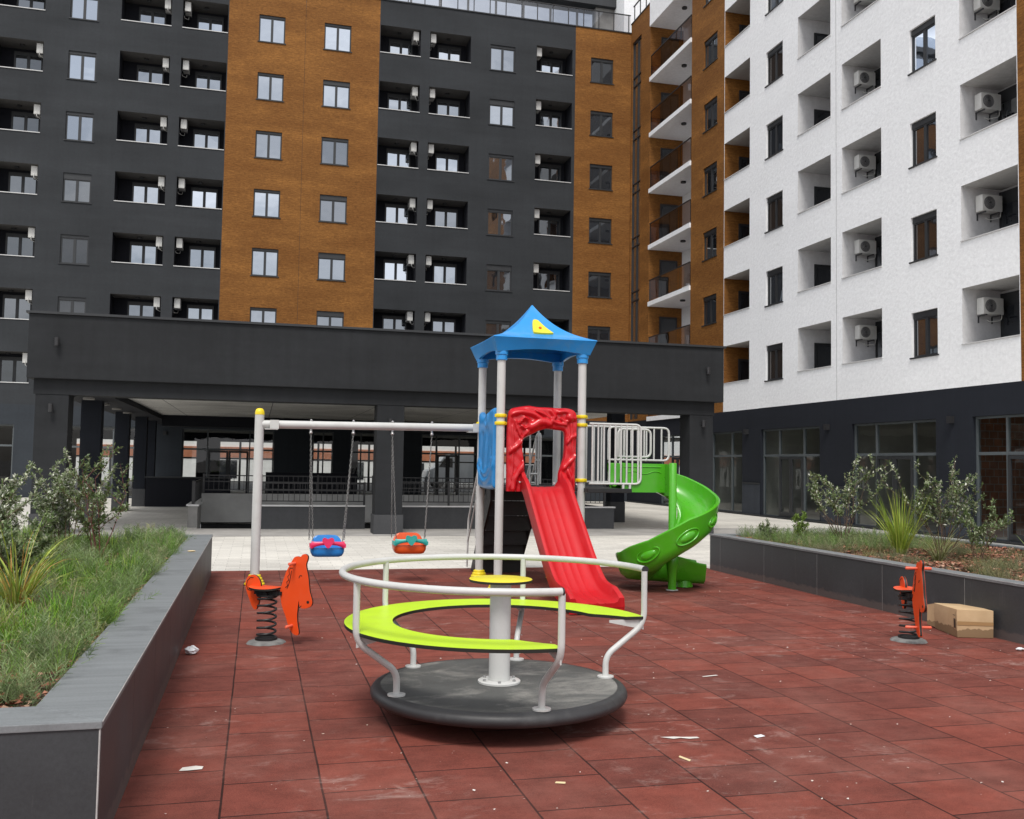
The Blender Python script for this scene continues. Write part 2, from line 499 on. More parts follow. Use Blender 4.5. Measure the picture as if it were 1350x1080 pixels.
# ------------------------------------------------------------------ mesh helpers
class MB:
    def __init__(s):
        s.v = []; s.f = []; s.mi = []; s.cur = 0
    def add(s, vs, fs):
        b = len(s.v)
        s.v += [tuple(p) for p in vs]
        for f in fs:
            s.f.append([b + i for i in f]); s.mi.append(s.cur)
        return s
    def quad(s, a, b, c, d):
        return s.add([a, b, c, d], [(0, 1, 2, 3)])
    def box(s, x0, x1, y0, y1, z0, z1):
        return s.add([(x0, y0, z0), (x1, y0, z0), (x1, y1, z0), (x0, y1, z0), (x0, y0, z1), (x1, y0, z1), (x1, y1, z1), (x0, y1, z1)],
                     [(3, 2, 1, 0), (4, 5, 6, 7), (0, 1, 5, 4), (1, 2, 6, 5), (2, 3, 7, 6), (3, 0, 4, 7)])
    def tbox(s, T, u0, u1, d0, d1, v0, v1):
        P = [T(u, v, d) for v in (v0, v1) for (u, d) in ((u0, d0), (u1, d0), (u1, d1), (u0, d1))]
        return s.add(P, [(3, 2, 1, 0), (4, 5, 6, 7), (0, 1, 5, 4), (1, 2, 6, 5), (2, 3, 7, 6), (3, 0, 4, 7)])
    def tube(s, path, r, n=12, cap=True, closed=False):
        P = [Vector(p) for p in path]
        m = len(P)
        rr = r if isinstance(r, (list, tuple)) else [r] * m
        def tan(i):
            if closed:
                return (P[(i + 1) % m] - P[i - 1]).normalized()
            if i == 0: return (P[1] - P[0]).normalized()
            if i == m - 1: return (P[-1] - P[-2]).normalized()
            return ((P[i + 1] - P[i]).normalized() + (P[i] - P[i - 1]).normalized()).normalized()
        t = tan(0)
        ref = Vector((0, 0, 1)) if abs(t.z) < .9 else Vector((1, 0, 0))
        nrm = t.cross(ref).normalized()
        b = len(s.v)
        for i in range(m):
            t2 = tan(i)
            nrm = (nrm - t2 * nrm.dot(t2)).normalized()
            bi = t2.cross(nrm)
            for k in range(n):
                a = 2 * pi * k / n
                q = P[i] + (nrm * cos(a) + bi * sin(a)) * rr[i]
                s.v.append(tuple(q))
        rng = m if closed else m - 1
        for i in range(rng):
            j = (i + 1) % m
            for k in range(n):
                l = (k + 1) % n
                s.f.append([b + i * n + k, b + i * n + l, b + j * n + l, b + j * n + k]); s.mi.append(s.cur)
        if cap and not closed:
            s.f.append([b + k for k in range(n)][::-1]); s.mi.append(s.cur)
            s.f.append([b + (m - 1) * n + k for k in range(n)]); s.mi.append(s.cur)
        return s
    def cyl(s, p0, p1, r, n=16):
        return s.tube([p0, p1], r, n)
    def lathe(s, prof, c=(0, 0, 0), n=40, cap=True):
        b = len(s.v); m = len(prof)
        for (r, z) in prof:
            for k in range(n):
                a = 2 * pi * k / n
                s.v.append((c[0] + r * cos(a), c[1] + r * sin(a), c[2] + z))
        for i in range(m - 1):
            for k in range(n):
                l = (k + 1) % n
                s.f.append([b + i * n + k, b + i * n + l, b + (i + 1) * n + l, b + (i + 1) * n + k]); s.mi.append(s.cur)
        if cap:
            if prof[0][0] > 1e-6: s.f.append([b + k for k in range(n)][::-1]); s.mi.append(s.cur)
            if prof[-1][0] > 1e-6: s.f.append([b + (m - 1) * n + k for k in range(n)]); s.mi.append(s.cur)
        return s
    def grid(s, rows, closed_u=False, flip=False):
        b = len(s.v); nr = len(rows); nc = len(rows[0])
        for r in rows: s.v += [tuple(p) for p in r]
        for i in range(nr - 1):
            for k in range(nc if closed_u else nc - 1):
                l = (k + 1) % nc
                f = [b + i * nc + k, b + i * nc + l, b + (i + 1) * nc + l, b + (i + 1) * nc + k]
                s.f.append(f[::-1] if flip else f); s.mi.append(s.cur)
        return s
    def extrude_poly(s, pts, T, d0, d1, rim=None):
        """flat outline pts (u,v) between depths d0 and d1"""
        n = len(pts); b = len(s.v)
        s.v += [tuple(T(u, v, d0)) for u, v in pts] + [tuple(T(u, v, d1)) for u, v in pts]
        s.f.append([b + i for i in range(n)]); s.mi.append(s.cur)
        s.f.append([b + n + i for i in range(n)][::-1]); s.mi.append(s.cur)
        c0 = s.cur
        if rim is not None: s.cur = rim
        for i in range(n):
            j = (i + 1) % n
            s.f.append([b + j, b + i, b + n + i, b + n + j]); s.mi.append(s.cur)
        s.cur = c0
        return s
    def build(s, name, mats, parent=None, smooth=None, bevel=0, merge=False):
        me = bpy.data.meshes.new(name)
        off = Vector((0, 0, 0))
        p = parent
        while p is not None:
            off += p.location; p = p.parent
        me.from_pydata([(x - off.x, y - off.y, z - off.z) for x, y, z in s.v], [], s.f)
        if not isinstance(mats, (list, tuple)): mats = [mats]
        for m in mats: me.materials.append(m)
        me.polygons.foreach_set('material_index', s.mi)
        bm = bmesh.new(); bm.from_mesh(me)
        if merge: bmesh.ops.remove_doubles(bm, verts=bm.verts, dist=.0004)
        bmesh.ops.recalc_face_normals(bm, faces=bm.faces)
        if bevel:
            es = [e for e in bm.edges if len(e.link_faces) == 2 and e.calc_face_angle(0) > radians(35)]
            bmesh.ops.bevel(bm, geom=es, offset=bevel, segments=2, profile=.6, affect='EDGES')
        bm.to_mesh(me); bm.free()
        if smooth is not None:
            me.polygons.foreach_set('use_smooth', [True] * len(me.polygons))
            me.set_sharp_from_angle(angle=radians(smooth))
        me.update()
        o = bpy.data.objects.new(name, me)
        COL.objects.link(o)
        if parent is not None: o.parent = parent
        return o

def tag(o, label=None, cat=None, group=None, kind=None):
    if label: o['label'] = label
    if cat: o['category'] = cat
    if group: o['group'] = group
    if kind: o['kind'] = kind
    return o

def thing(name, label, cat, loc=(0, 0, 0), rz=0, group=None):
    o = bpy.data.objects.new(name, None)
    o.empty_display_size = .2
    COL.objects.link(o)
    o.location = loc
    o.rotation_euler = (0, 0, rz)
    return tag(o, label, cat, group)

def kids(o):
    return [c for c in COL.objects if c.parent == o]

def copy_tree(o, parent=None):
    ch = kids(o)
    c = o.copy(); COL.objects.link(c); c.parent = parent
    for k in ch: copy_tree(k, c)
    return c

def fillet(pts, r, n=6):
    P = [Vector(p) for p in pts]
    out = [P[0]]
    for i in range(1, len(P) - 1):
        a, b, c = P[i - 1], P[i], P[i + 1]
        d1 = (a - b); d2 = (c - b)
        k = min(r, d1.length * .45, d2.length * .45)
        p0 = b + d1.normalized() * k; p1 = b + d2.normalized() * k
        for j in range(n + 1):
            t = j / n
            out.append((p0 * (1 - t) + b * t) * (1 - t) + (b * (1 - t) + p1 * t) * t)
    out.append(P[-1])
    return out

def smooth_poly(pts, it=2):
    for _ in range(it):
        q = []
        for i in range(len(pts)):
            a = pts[i]; b = pts[(i + 1) % len(pts)]
            q.append((a[0] * .75 + b[0] * .25, a[1] * .75 + b[1] * .25))
            q.append((a[0] * .25 + b[0] * .75, a[1] * .25 + b[1] * .75))
        pts = q
    return pts

def fast_mesh(name, V, F, mat_, parent=None, tint=None, smooth=False):
    """V (n,3) float, F (m,4) int"""
    V = np.asarray(V, dtype=np.float32); F = np.asarray(F, dtype=np.int32)
    off = Vector((0, 0, 0)); p = parent
    while p is not None:
        off += p.location; p = p.parent
    V = V - np.array(off, dtype=np.float32)
    me = bpy.data.meshes.new(name)
    me.vertices.add(len(V)); me.vertices.foreach_set('co', V.ravel())
    k = F.shape[1]
    me.loops.add(F.size); me.loops.foreach_set('vertex_index', F.ravel())
    me.polygons.add(len(F))
    me.polygons.foreach_set('loop_start', np.arange(0, F.size, k, dtype=np.int32))
    me.polygons.foreach_set('loop_total', np.full(len(F), k, dtype=np.int32))
    if tint is not None:
        at = me.attributes.new('tint', 'FLOAT_COLOR', 'POINT')
        c = np.ones((len(V), 4), dtype=np.float32); c[:, :3] = tint
        at.data.foreach_set('color', c.ravel())
    me.materials.append(mat_)
    me.update(calc_edges=True); me.validate()
    if smooth: me.polygons.foreach_set('use_smooth', [True] * len(me.polygons))
    o = bpy.data.objects.new(name, me); COL.objects.link(o)
    if parent is not None: o.parent = parent
    return o

ROWWORD = ['top', 'second', 'third', 'fourth', 'fifth', 'sixth', 'seventh', 'eighth', 'ninth']

# ------------------------------------------------------------------ setting: ground
PIT = (-1.40, 9.3, 25.22, 27.2)          # sunken garage ramp (x0,x1,y0,y1)
def sheet_with_hole(X0, X1, Y0, Y1, z):
    m = MB()
    xs = [X0, PIT[0], PIT[1], X1]; ys = [Y0, PIT[2], PIT[3], Y1]
    for i in range(3):
        for j in range(3):
            if i == 1 and j == 1: continue
            m.quad((xs[i], ys[j], z), (xs[i + 1], ys[j], z), (xs[i + 1], ys[j + 1], z), (xs[i], ys[j + 1], z))
    return m
tag(sheet_with_hole(-900, 900, -900, 1500, -.012).build('ground', M['ground']), kind='structure')
tag(sheet_with_hole(-30, 17.45, -12, 44.3, -.004).build('plaza_paving', M['paving']), kind='structure')
m = MB(); m.quad((-.95, 22.6, .0), (17.4, 22.6, .0), (17.4, 25.2, .0), (-.95, 25.2, .0))
m.quad((-12, 22.9, .0), (-.954, 22.9, .0), (-.954, 25.2, .0), (-12, 25.2, .0))
tag(m.build('pavement', M['paving_grey']), kind='structure')
m = MB(); m.quad((-6, -6, .006), (13, -6, .006), (13, 4.3, .006), (-6, 4.3, .006))
m.quad((-.70, 4.3, .006), (7.45, 4.3, .006), (7.45, 15.54, .006), (-.70, 15.54, .006))
tag(m.build('rubber_floor', M['rubber_floor'], merge=True), kind='structure')
# street beyond the tower
m = MB(); m.quad((-60, 57, .0), (60, 57, .0), (60, 92, .0), (-60, 92, .0))
tag(m.build('street', M['asphalt']), kind='structure')
# garage ramp pit
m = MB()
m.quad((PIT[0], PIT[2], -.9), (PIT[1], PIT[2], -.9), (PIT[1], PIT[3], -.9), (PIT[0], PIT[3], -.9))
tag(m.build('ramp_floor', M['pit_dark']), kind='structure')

# ------------------------------------------------------------------ buildings
YT = 44.57          # plane of the tower front
XW = 17.6           # plane of the wing front
TT = lambda u, v, d: (u, YT + d, v)
TW = lambda u, v, d: (XW + d, u, v)

def facade(m, T, u0, u1, v0, v1, ops, reveal=.13, holes_only=False):
    us = sorted({u0, u1, *[min(max(o[0], u0), u1) for o in ops], *[min(max(o[1], u0), u1) for o in ops]})
    vs = sorted({v0, v1, *[min(max(o[2], v0), v1) for o in ops], *[min(max(o[3], v0), v1) for o in ops]})
    for i in range(len(us) - 1):
        for j in range(len(vs) - 1):
            uc = (us[i] + us[i + 1]) / 2; vc = (vs[j] + vs[j + 1]) / 2
            if any(o[0] < uc < o[1] and o[2] < vc < o[3] for o in ops): continue
            m.quad(T(us[i], vs[j], 0), T(us[i + 1], vs[j], 0), T(us[i + 1], vs[j + 1], 0), T(us[i], vs[j + 1], 0))
    for o in ops:
        a, b, c, d = o[:4]
        dep = o[4] if len(o) > 4 else reveal
        for p, q in (((a, c), (b, c)), ((b, c), (b, d)), ((b, d), (a, d)), ((a, d), (a, c))):
            m.quad(T(p[0], p[1], 0), T(q[0], q[1], 0), T(q[0], q[1], dep), T(p[0], p[1], dep))

def window(T, parent, u0, u1, v0, v1, glass, shutter=.17, depth=.07, sillout=.035, name='window'):
    """frame with roller-shutter box and two sashes; panes as sub-part"""
    m = MB(); e = .004
    a, b = u0 + e, u1 - e
    f = .055; d0, d1 = depth, depth + .06
    m.tbox(T, a, b, d0 - .02, d1, v1 - shutter, v1 - e)                  # shutter box
    m.tbox(T, a, a + f, d0, d1, v0 + e, v1 - shutter)
    m.tbox(T, b - f, b, d0, d1, v0 + e, v1 - shutter)
    m.tbox(T, a + f, b - f, d0, d1, v0 + e, v0 + f)
    m.tbox(T, a + f, b - f, d0, d1, v1 - shutter - .04, v1 - shutter)
    c = (u0 + u1) / 2
    m.tbox(T, c - .055, c + .055, d0 - .004, d1, v0 + f, v1 - shutter - .04)
    m.tbox(T, u0 - .05, u1 + .05, -sillout, depth - .01, v0 - .035, v0 + .002)     # sill
    fr = m.build(name, M['frame'], parent)
    p = MB()
    for (x0, x1) in ((a + f, c - .055), (c + .055, b - f)):
        p.quad(T(x0, v0 + f, d0 + .03), T(x1, v0 + f, d0 + .03), T(x1, v1 - shutter - .04, d0 + .03), T(x0, v1 - shutter - .04, d0 + .03))
    p.build('pane', glass, fr)
    return fr

def door(T, parent, u0, u1, v0, v1, glass, d):
    m = MB(); f = .07; c = (u0 + u1) / 2
    m.tbox(T, u0, u0 + f, d - .05, d, v0, v1)
    m.tbox(T, u1 - f, u1, d - .05, d, v0, v1)
    m.tbox(T, u0 + f, u1 - f, d - .05, d, v1 - .16, v1)
    m.tbox(T, c - .06, c + .06, d - .054, d, v0, v1 - .16)
    fr = m.build('balcony_door', M['frame'], parent)
    p = MB()
    for (x0, x1) in ((u0 + f, c - .06), (c + .06, u1 - f)):
        p.quad(T(x0, v0, d - .02), T(x1, v0, d - .02), T(x1, v1 - .16, d - .02), T(x0, v1 - .16, d - .02))
    p.build('pane', glass, fr)

def loggia(m, T, u0, u1, vs, vt, dep, far_u, jamb_mat=2, seal=.15):
    """recess behind an opening: 2 = inner wall, 3 = ceiling slots of the wall mesh"""
    fl = vs - .9
    m.cur = jamb_mat
    for u in (u0, u1):
        m.quad(T(u, fl, seal), T(u, fl, dep), T(u, vs, dep), T(u, vs, seal))
        m.quad(T(u, vs, 0), T(u, vs, dep), T(u, vt, dep), T(u, vt, 0))
    m.quad(T(u0, fl, dep), T(u1, fl, dep), T(u1, vt, dep), T(u0, vt, dep))
    m.quad(T(u0, fl, seal), T(u1, fl, seal), T(u1, vs, seal), T(u0, vs, seal))
    m.quad(T(u0, fl, seal), T(u1, fl, seal), T(u1, fl, dep), T(u0, fl, dep))
    m.cur = 3
    m.quad(T(u0, vt, 0), T(u1, vt, 0), T(u1, vt, dep), T(u0, vt, dep))
    m.cur = 0

def facade_loggia_hole(m, T, u0, u1, vs, vt, seal=.15):
    # top face of the parapet
    m.quad(T(u0, vs, 0), T(u1, vs, 0), T(u1, vs, seal), T(u0, vs, seal))

# ---- air conditioner: built once at the origin; wall plane is x=0, unit grows along +x... copied afterwards
def make_ac():
    root = thing('air_conditioner', 'placeholder', 'air conditioner')
    W, D, Hh = .62, .26, .43
    m = MB(); m.box(-W / 2, W / 2, -D - .06, -.06, 0, Hh)
    m.build('casing', M['ac_white'], root, bevel=.02, smooth=30)
    m = MB()
    cx = -.09
    m.cur = 0
    m.lathe([(.17, 0), (.17, .006), (.155, .010)], (0, 0, 0), 28)
    m.cur = 1
    for r in (.04, .07, .1, .13, .155):
        ring = [(r * cos(a * pi / 12), r * sin(a * pi / 12), .014) for a in range(24)]
        m.tube(ring, .004, 4, closed=True)
    m.cur = 0
    m.cyl((0, 0, .006), (0, 0, .022), .035, 16)
    m.v = [(cx + x, -D - .06 - z, .215 + y) for x, y, z in m.v]
    m.build('fan_grille', [M['ac_dark'], M['ac_mid']], root, smooth=40)
    for sx in (-.21, .21):
        m = MB()
        m.box(sx - .02, sx + .02, -D - .05, -.012, -.035, -.002)
        m.box(sx - .02, sx + .02, -.014, 0, -.2, -.002)
        m.build('bracket', M['ac_dark'], root)
    m = MB()
    m.tube(fillet([(W / 2 - .04, -.2, .08), (W / 2 + .05, -.2, .06), (W / 2 + .04, -.18, -.12), (W / 2 - .2, -.05, -.16), (W / 2 - .25, 0, -.10)], .06), .014, 6)
    m.build('pipe', M['ac_white'], root, smooth=60)
    return root
AC = make_ac()
AC_used = [False]
def place_ac(loc, rz, label, group):
    o = AC if not AC_used[0] else copy_tree(AC)
    AC_used[0] = True
    o.location = loc; o.rotation_euler = (0, 0, rz)
    tag(o, label, 'air conditioner', group)

# ================= TOWER (dark and rust front at Y = 44.57)
tower = thing('apartment_building', 'charcoal apartment block with two rust bands facing the playground behind the canopy', 'building', (3, YT, 0))
PITCH = 2.69
TS = [4.79 + PITCH * k for k in range(7)]       # loggia sills
ZR = 23.47
XL = -14.5
# columns
LOG = [('far left', -11.35, -9.42, 'R'), ('left pair', -6.35, -4.27, 'R'), ('beside band', -3.80, -1.86, 'L'),
       ('right of band', 5.02, 6.93, 'R'), ('middle', 7.38, 9.36, 'L'), ('corner', 12.66, 14.50, 'L')]
WD = [(-8.42, -7.30), (10.33, 11.57)]
WR1 = [(-.50, .66), (2.43, 3.66)]
WR2 = [(15.47, 16.65)]
def ops_for(cols_log, cols_win, T_S, first=0):
    o = []
    for (_, a, b, s) in cols_log:
        for k in range(first, 7): o.append((a, b, T_S[k], T_S[k] + 1.33, .001))
    for (a, b) in cols_win:
        for k in range(first, 7): o.append((a, b, T_S[k] - .17, T_S[k] + 1.08, .13))
    return o
ZG = 3.9
def dark_region(u0, u1, name):
    m = MB()
    lg = [l for l in LOG if u0 <= l[1] and l[2] <= u1]
    wn = [w for w in WD if u0 <= w[0] and w[1] <= u1]
    facade(m, TT, u0, u1, ZG, ZR, ops_for(lg, wn, TS))
    for l in lg:
        for k in range(7):
            facade_loggia_hole(m, TT, l[1], l[2], TS[k], TS[k] + 1.33)
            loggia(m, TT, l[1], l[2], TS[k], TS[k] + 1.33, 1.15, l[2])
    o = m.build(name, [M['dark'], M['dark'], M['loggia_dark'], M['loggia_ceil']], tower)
    return o
dark_region(XL, -1.82, 'wall')
dark_region(4.985, 14.66, 'wall')
m = MB(); facade(m, TT, -1.82, 1.57, ZG, ZR, ops_for([], WR1[:1], TS)); m.build('rust_wall', M['rust'], tower)['label'] = 'rust brown wall band left of the seam'
m = MB(); facade(m, TT, 1.582, 4.985, ZG, ZR, ops_for([], WR1[1:], TS)); m.build('rust_wall', M['rust'], tower)['label'] = 'rust brown wall band right of the seam'
m = MB(); m.tbox(TT, 1.57, 1.582, .02, .03, ZG, ZR); m.build('seam', M['frame'], tower)
m = MB(); facade(m, TT, 14.66, XW, ZG, ZR, ops_for([], WR2, TS)); m.build('rust_wall', M['rust'], tower)['label'] = 'narrow rust brown wall in the inner corner'
# roof and rear volume
m = MB(); m.box(XL, XW + 6, YT + 1.6, YT + 12, ZR - .15, ZR - .1); m.build('roof', M['concrete'], tower)
m = MB(); m.tbox(TT, XL, XW, -.04, .3, ZR, ZR + .05); m.build('parapet_cap', M['frame'], tower)
m = MB()
m.quad((XL, YT, 0), (XL, YT + 12, 0), (XL, YT + 12, ZR), (XL, YT, ZR))
m.quad((XL, YT + 12, 3.4), (XW + 6, YT + 12, 3.4), (XW + 6, YT + 12, ZR), (XL, YT + 12, ZR))
m.build('rear_wall', M['dark'], tower)

GL = lambda k, c: M['glass']
for ci, (a, b) in enumerate(WD):
    for k in range(7):
        if ci == 0: g = M['glass'] if k >= 4 else (M['glass_mid'] if k == 3 else M['glass_dark'])  # lower rows get weaker glass, imitating the reflection of a dark building
        else: g = M['glass'] if k >= 3 else M['glass_mid']
        window(TT, tower, a, b, TS[k] - .17, TS[k] + 1.08, g, shutter=.12 if (k + ci) % 3 else .26)
for ci, (a, b) in enumerate(WR1):
    for k in range(7): window(TT, tower, a, b, TS[k] - .17, TS[k] + 1.08, M['glass'], shutter=.10 if ci == 0 or k == 6 else (.10, .22, .24, .22, .12, .2, .1)[k])
for (a, b) in WR2:
    for k in range(7): window(TT, tower, a, b, TS[k] - .17, TS[k] + 1.08, M['glass_mid'] if k % 2 else M['glass_dark'], shutter=.14)
LOGNAME = {'far left': 'far left edge loggia', 'left pair': 'second loggia left of wide rust band',
           'beside band': 'loggia touching left of wide rust band', 'right of band': 'loggia touching right of wide rust band',
           'middle': 'second loggia right of wide rust band', 'corner': 'loggia beside narrow rust corner wall'}
for (nm, a, b, side) in LOG:
    for k in range(7):
        if k == 0 and nm != 'far left': continue
        s = TS[k]
        m = MB(); m.tbox(TT, a - .01, b + .01, -.03, .17, s + .002, s + .035); m.build('balcony_sill', M['coping_white'], tower)
        g = M['glass'] if not (nm == 'far left') and not (nm == 'corner' and k < 5) else M['glass_mid']
        w = b - a
        door(TT, tower, a + .28 * w, a + .28 * w + 1.16, s - .9, s + 1.20, g, 1.14)
        m = MB(); m.lathe([(.1, -.06), (.1, 0)], ((a + b) / 2, YT + .6, s + 1.325), 14); m.build('ceiling_lamp', M['lamp_dark'], tower)
        ux = b if side == 'R' else a
        place_ac((ux, YT + .50, s + .88), radians(-90 if side == 'R' else 90),
                 'air conditioner in %s, %s row from roof' % (LOGNAME[nm], ROWWORD[6 - k]),
                 'air conditioners in the dark loggias')
# ground floor front: navy wall with glazed shop bays, see-through to the street
ZB = 3.05
TB = [(-13.6, -9.9), (-8.6, -4.75), (-3.18, .72), (2.42, 3.36), (4.1, 5.9), (7.38, 10.1), (11.3, 14.2)]
m = MB()
facade(m, TT, XL, XW, 0, ZG, [(a, b, .02, ZB, .16) for a, b in TB])
m.build('ground_floor_wall', M['navy_lit'], tower)
def shop(T, parent, u0, u1, cuts, top=ZB, tr=2.16, door_cell=None, d=.1, glass='shop_glass'):
    m = MB(); f = .06
    us = [u0, *cuts, u1]
    m.tbox(T, u0, u1, d, d + .08, top - f, top - .003)
    m.tbox(T, u0, u1, d, d + .08, .022, .08)
    m.tbox(T, u0 + f, u1 - f, d + .004, d + .076, tr - .04, tr + .04)
    for i, u in enumerate(us):
        a = u0 + .003 if i == 0 else (u1 - f if i == len(us) - 1 else u - f / 2)
        m.tbox(T, a, a + f - .003, d - .004, d + .084, .08, top - f)
    fr = m.build('shop_window', M['shop_frame'], parent)
    p = MB()
    for i in range(len(us) - 1):
        for (v0, v1) in ((.08, tr - .04), (tr + .04, top - f)):
            p.quad(T(us[i] + .03, v0, d + .04), T(us[i + 1] - .03, v0, d + .04), T(us[i + 1] - .03, v1, d + .04), T(us[i] + .03, v1, d + .04))
    p.build('pane', M[glass], fr)
    if door_cell is not None:
        a, b = us[door_cell] + .04, us[door_cell + 1] - .04
        dm = MB(); c = (a + b) / 2; g = .09
        for (x0, x1) in ((a, c - .004), (c + .004, b)):
            dm.tbox(T, x0, x0 + g, d - .03, d + .02, .08, tr - .05)
            dm.tbox(T, x1 - g, x1, d - .03, d + .02, .08, tr - .05)
            dm.tbox(T, x0 + g, x1 - g, d - .03, d + .02, tr - .05 - g, tr - .05)
            dm.tbox(T, x0 + g, x1 - g, d - .03, d + .02, .08, .08 + g * 1.6)
        dd = dm.build('door', M['frame'], fr)
    return fr
shop(TT, tower, -13.6, -9.9, [-12.2, -11.0])
shop(TT, tower, -8.6, -4.75, [-7.3, -6.0], door_cell=1)
shop(TT, tower, -3.18, .72, [-2.12, -.32], door_cell=1)
shop(TT, tower, 2.42, 3.36, [2.9])
shop(TT, tower, 4.1, 5.9, [4.6, 5.3])
shop(TT, tower, 7.38, 10.1, [8.1, 9.2], door_cell=1)
shop(TT, tower, 11.3, 14.2, [12.2, 13.2])
# interior of the ground floor: ceiling and far wall with openings to the street
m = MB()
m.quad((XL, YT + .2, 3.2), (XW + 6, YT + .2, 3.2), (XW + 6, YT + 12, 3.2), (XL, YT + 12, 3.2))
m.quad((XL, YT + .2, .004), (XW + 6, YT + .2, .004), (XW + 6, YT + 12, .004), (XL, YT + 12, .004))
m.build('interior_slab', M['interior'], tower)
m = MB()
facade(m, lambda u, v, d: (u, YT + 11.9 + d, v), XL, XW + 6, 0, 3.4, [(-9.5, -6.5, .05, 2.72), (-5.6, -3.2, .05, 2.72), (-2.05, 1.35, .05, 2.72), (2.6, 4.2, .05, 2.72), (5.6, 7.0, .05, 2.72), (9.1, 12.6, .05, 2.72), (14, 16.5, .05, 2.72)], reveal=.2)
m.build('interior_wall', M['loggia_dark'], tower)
m = MB()
for a, b in ((-9.5, -6.5), (-5.6, -3.2), (-2.05, 1.35), (2.6, 4.2), (5.6, 7.0), (9.1, 12.6), (14, 16.5)):
    n = 3 if b - a > 2 else 2
    for i in range(n + 1):
        x = a + (b - a) * i / n
        m.box(x - .06, x + .06, YT + 11.95, YT + 12.02, .05, 2.72)
    m.box(a, b, YT + 11.955, YT + 12.01, 1.75, 1.83)
m.build('street_window_frame', M['frame'], tower)
for x in (-5.2, 1.75, 6.6):
    m = MB(); m.box(x, x + .45, YT + 5.5, YT + 6.0, .005, 3.2); m.build('inner_column', M['navy'], tower)
m = MB()
for x in (-3.9, -11):
    m.box(x - .07, x + .07, YT - .12, YT, 2.75, 2.9)
m.build('wall_lamp', M['lamp_dark'], tower)

# roof terrace: glass railing and set-back penthouse
m = MB()
xx = np.arange(XL, XW + .1, .8)
for x in xx: m.box(x - .02, x + .02, YT + .10, YT + .14, ZR + .05, ZR + .98)
m.box(XL, XW, YT + .09, YT + .15, ZR + .98, ZR + 1.02)
m.build('terrace_railing', M['lamp_dark'], tower)
m = MB(); m.quad((XL, YT + .12, ZR + .1), (XW, YT + .12, ZR + .1), (XW, YT + .12, ZR + .96), (XL, YT + .12, ZR + .96))
m.build('railing_glass', M['clear_glass'], tower)
m = MB(); m.box(XL, 18.6, 50, 56, ZR, ZR + 5); m.build('penthouse', M['glass'], tower)
m = MB()
for x in np.arange(XL, 18.6, 1.55): m.box(x - .05, x + .05, 49.94, 50.0, ZR, ZR + 4)
m.box(XL, 18.6, 49.4, 50, ZR + 3.75, ZR + 4.2)
m.build('penthouse_frame', M['frame'], tower)
m = MB(); m.box(18.6, 24, 48.2, 56, ZR - .2, ZR + 5); m.build('penthouse_wall', M['white'], tower)
m = MB(); m.box(17.5, 18.58, 49.7, 55, ZR - .2, ZR + 5); m.build('penthouse_wall', M['concrete'], tower)

# ================= WING (white and rust front at X = 17.6)
wing = thing('apartment_building', 'white apartment wing on the right with rust end bands above a navy shop floor', 'building', (XW, 28, 0))
WS = [4.99 + 2.70 * k for k in range(8)]
ZW = 26.6
Y0, YW0, YW1, YR, YRE = 8.0, 19.17, 34.47, 42.08, YT
HT = 1.48
# white part columns (u = Y)
LW = {'log4': (19.19, 21.15), 'log3': (24.48, 26.47), 'log2': (27.09, 29.05), 'log1': (32.40, 34.44)}
WW = [(22.09, 23.17), (30.04, 31.2)]
m = MB(); ops = []
for (a, b) in LW.values():
    for k in range(8): ops.append((a, b, WS[k], WS[k] + HT, .001))
for (a, b) in WW:
    for k in range(8): ops.append((a, b, WS[k] - .13, WS[k] + 1.13, .15))
facade(m, TW, YW0, YW1, ZG, ZW, ops)
for nm, (a, b) in LW.items():
    dep = 1.25 if nm in ('log3', 'log4') else 1.9
    for k in range(8):
        facade_loggia_hole(m, TW, a, b, WS[k], WS[k] + HT)
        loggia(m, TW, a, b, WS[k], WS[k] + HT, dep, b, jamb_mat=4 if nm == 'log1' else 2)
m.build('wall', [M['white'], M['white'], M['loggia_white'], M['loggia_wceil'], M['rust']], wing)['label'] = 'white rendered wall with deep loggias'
m = MB(); m.tbox(TW, 26.775, 26.79, -.004, .0, ZG, ZW); m.build('seam', M['ac_mid'], wing)
ac_n = {'log4': 'white loggia at the right end', 'log3': 'white loggia right of the facade seam'}
for nm, (a, b) in LW.items():
    for k in range(8):
        s = WS[k]
        m = MB(); m.tbox(TW, a - .01, b + .01, -.03, .17, s + .002, s + .03); m.build('balcony_sill', M['coping_white'], wing)
        if nm in ac_n:
            # dark door fills the back wall
            m = MB(); m.tbox(TW, a + .02, b - .02, 1.17, 1.24, s - .88, s + 1.40)
            dd = m.build('balcony_door', M['frame'], wing)
            p = MB(); p.quad(TW(a + .15, s - .8, 1.165), TW(b - .15, s - .8, 1.165), TW(b - .15, s + 1.05, 1.165), TW(a + .15, s + 1.05, 1.165)); p.build('pane', M['glass_dark'], dd)
            if k < 6:
                place_ac((XW + .70, b, s + .80), 0,
                         'air conditioner in %s, %s row from the bottom' % (ac_n[nm], ROWWORD[k] if k else 'first'),
                         'air conditioners in the white loggias')
        else:
            # door in the side wall facing the camera
            m = MB(); m.box(XW + .62, XW + 1.62, b - .05, b - .003, s - .88, s + 1.02)
            dd = m.build('balcony_door', M['frame'], wing)
            p = MB(); p.quad((XW + .72, b - .055, s - .8), (XW + 1.52, b - .055, s - .8), (XW + 1.52, b - .055, s + .92), (XW + .72, b - .055, s + .92)); p.build('pane', M['glass_dark'] if k != 4 else M['glass_mid'], dd)
        m = MB(); m.lathe([(.1, -.06), (.1, 0)], (XW + .75, (a + b) / 2 - .3, s + HT - .003), 14); m.build('ceiling_lamp', M['lamp_dark'], wing)
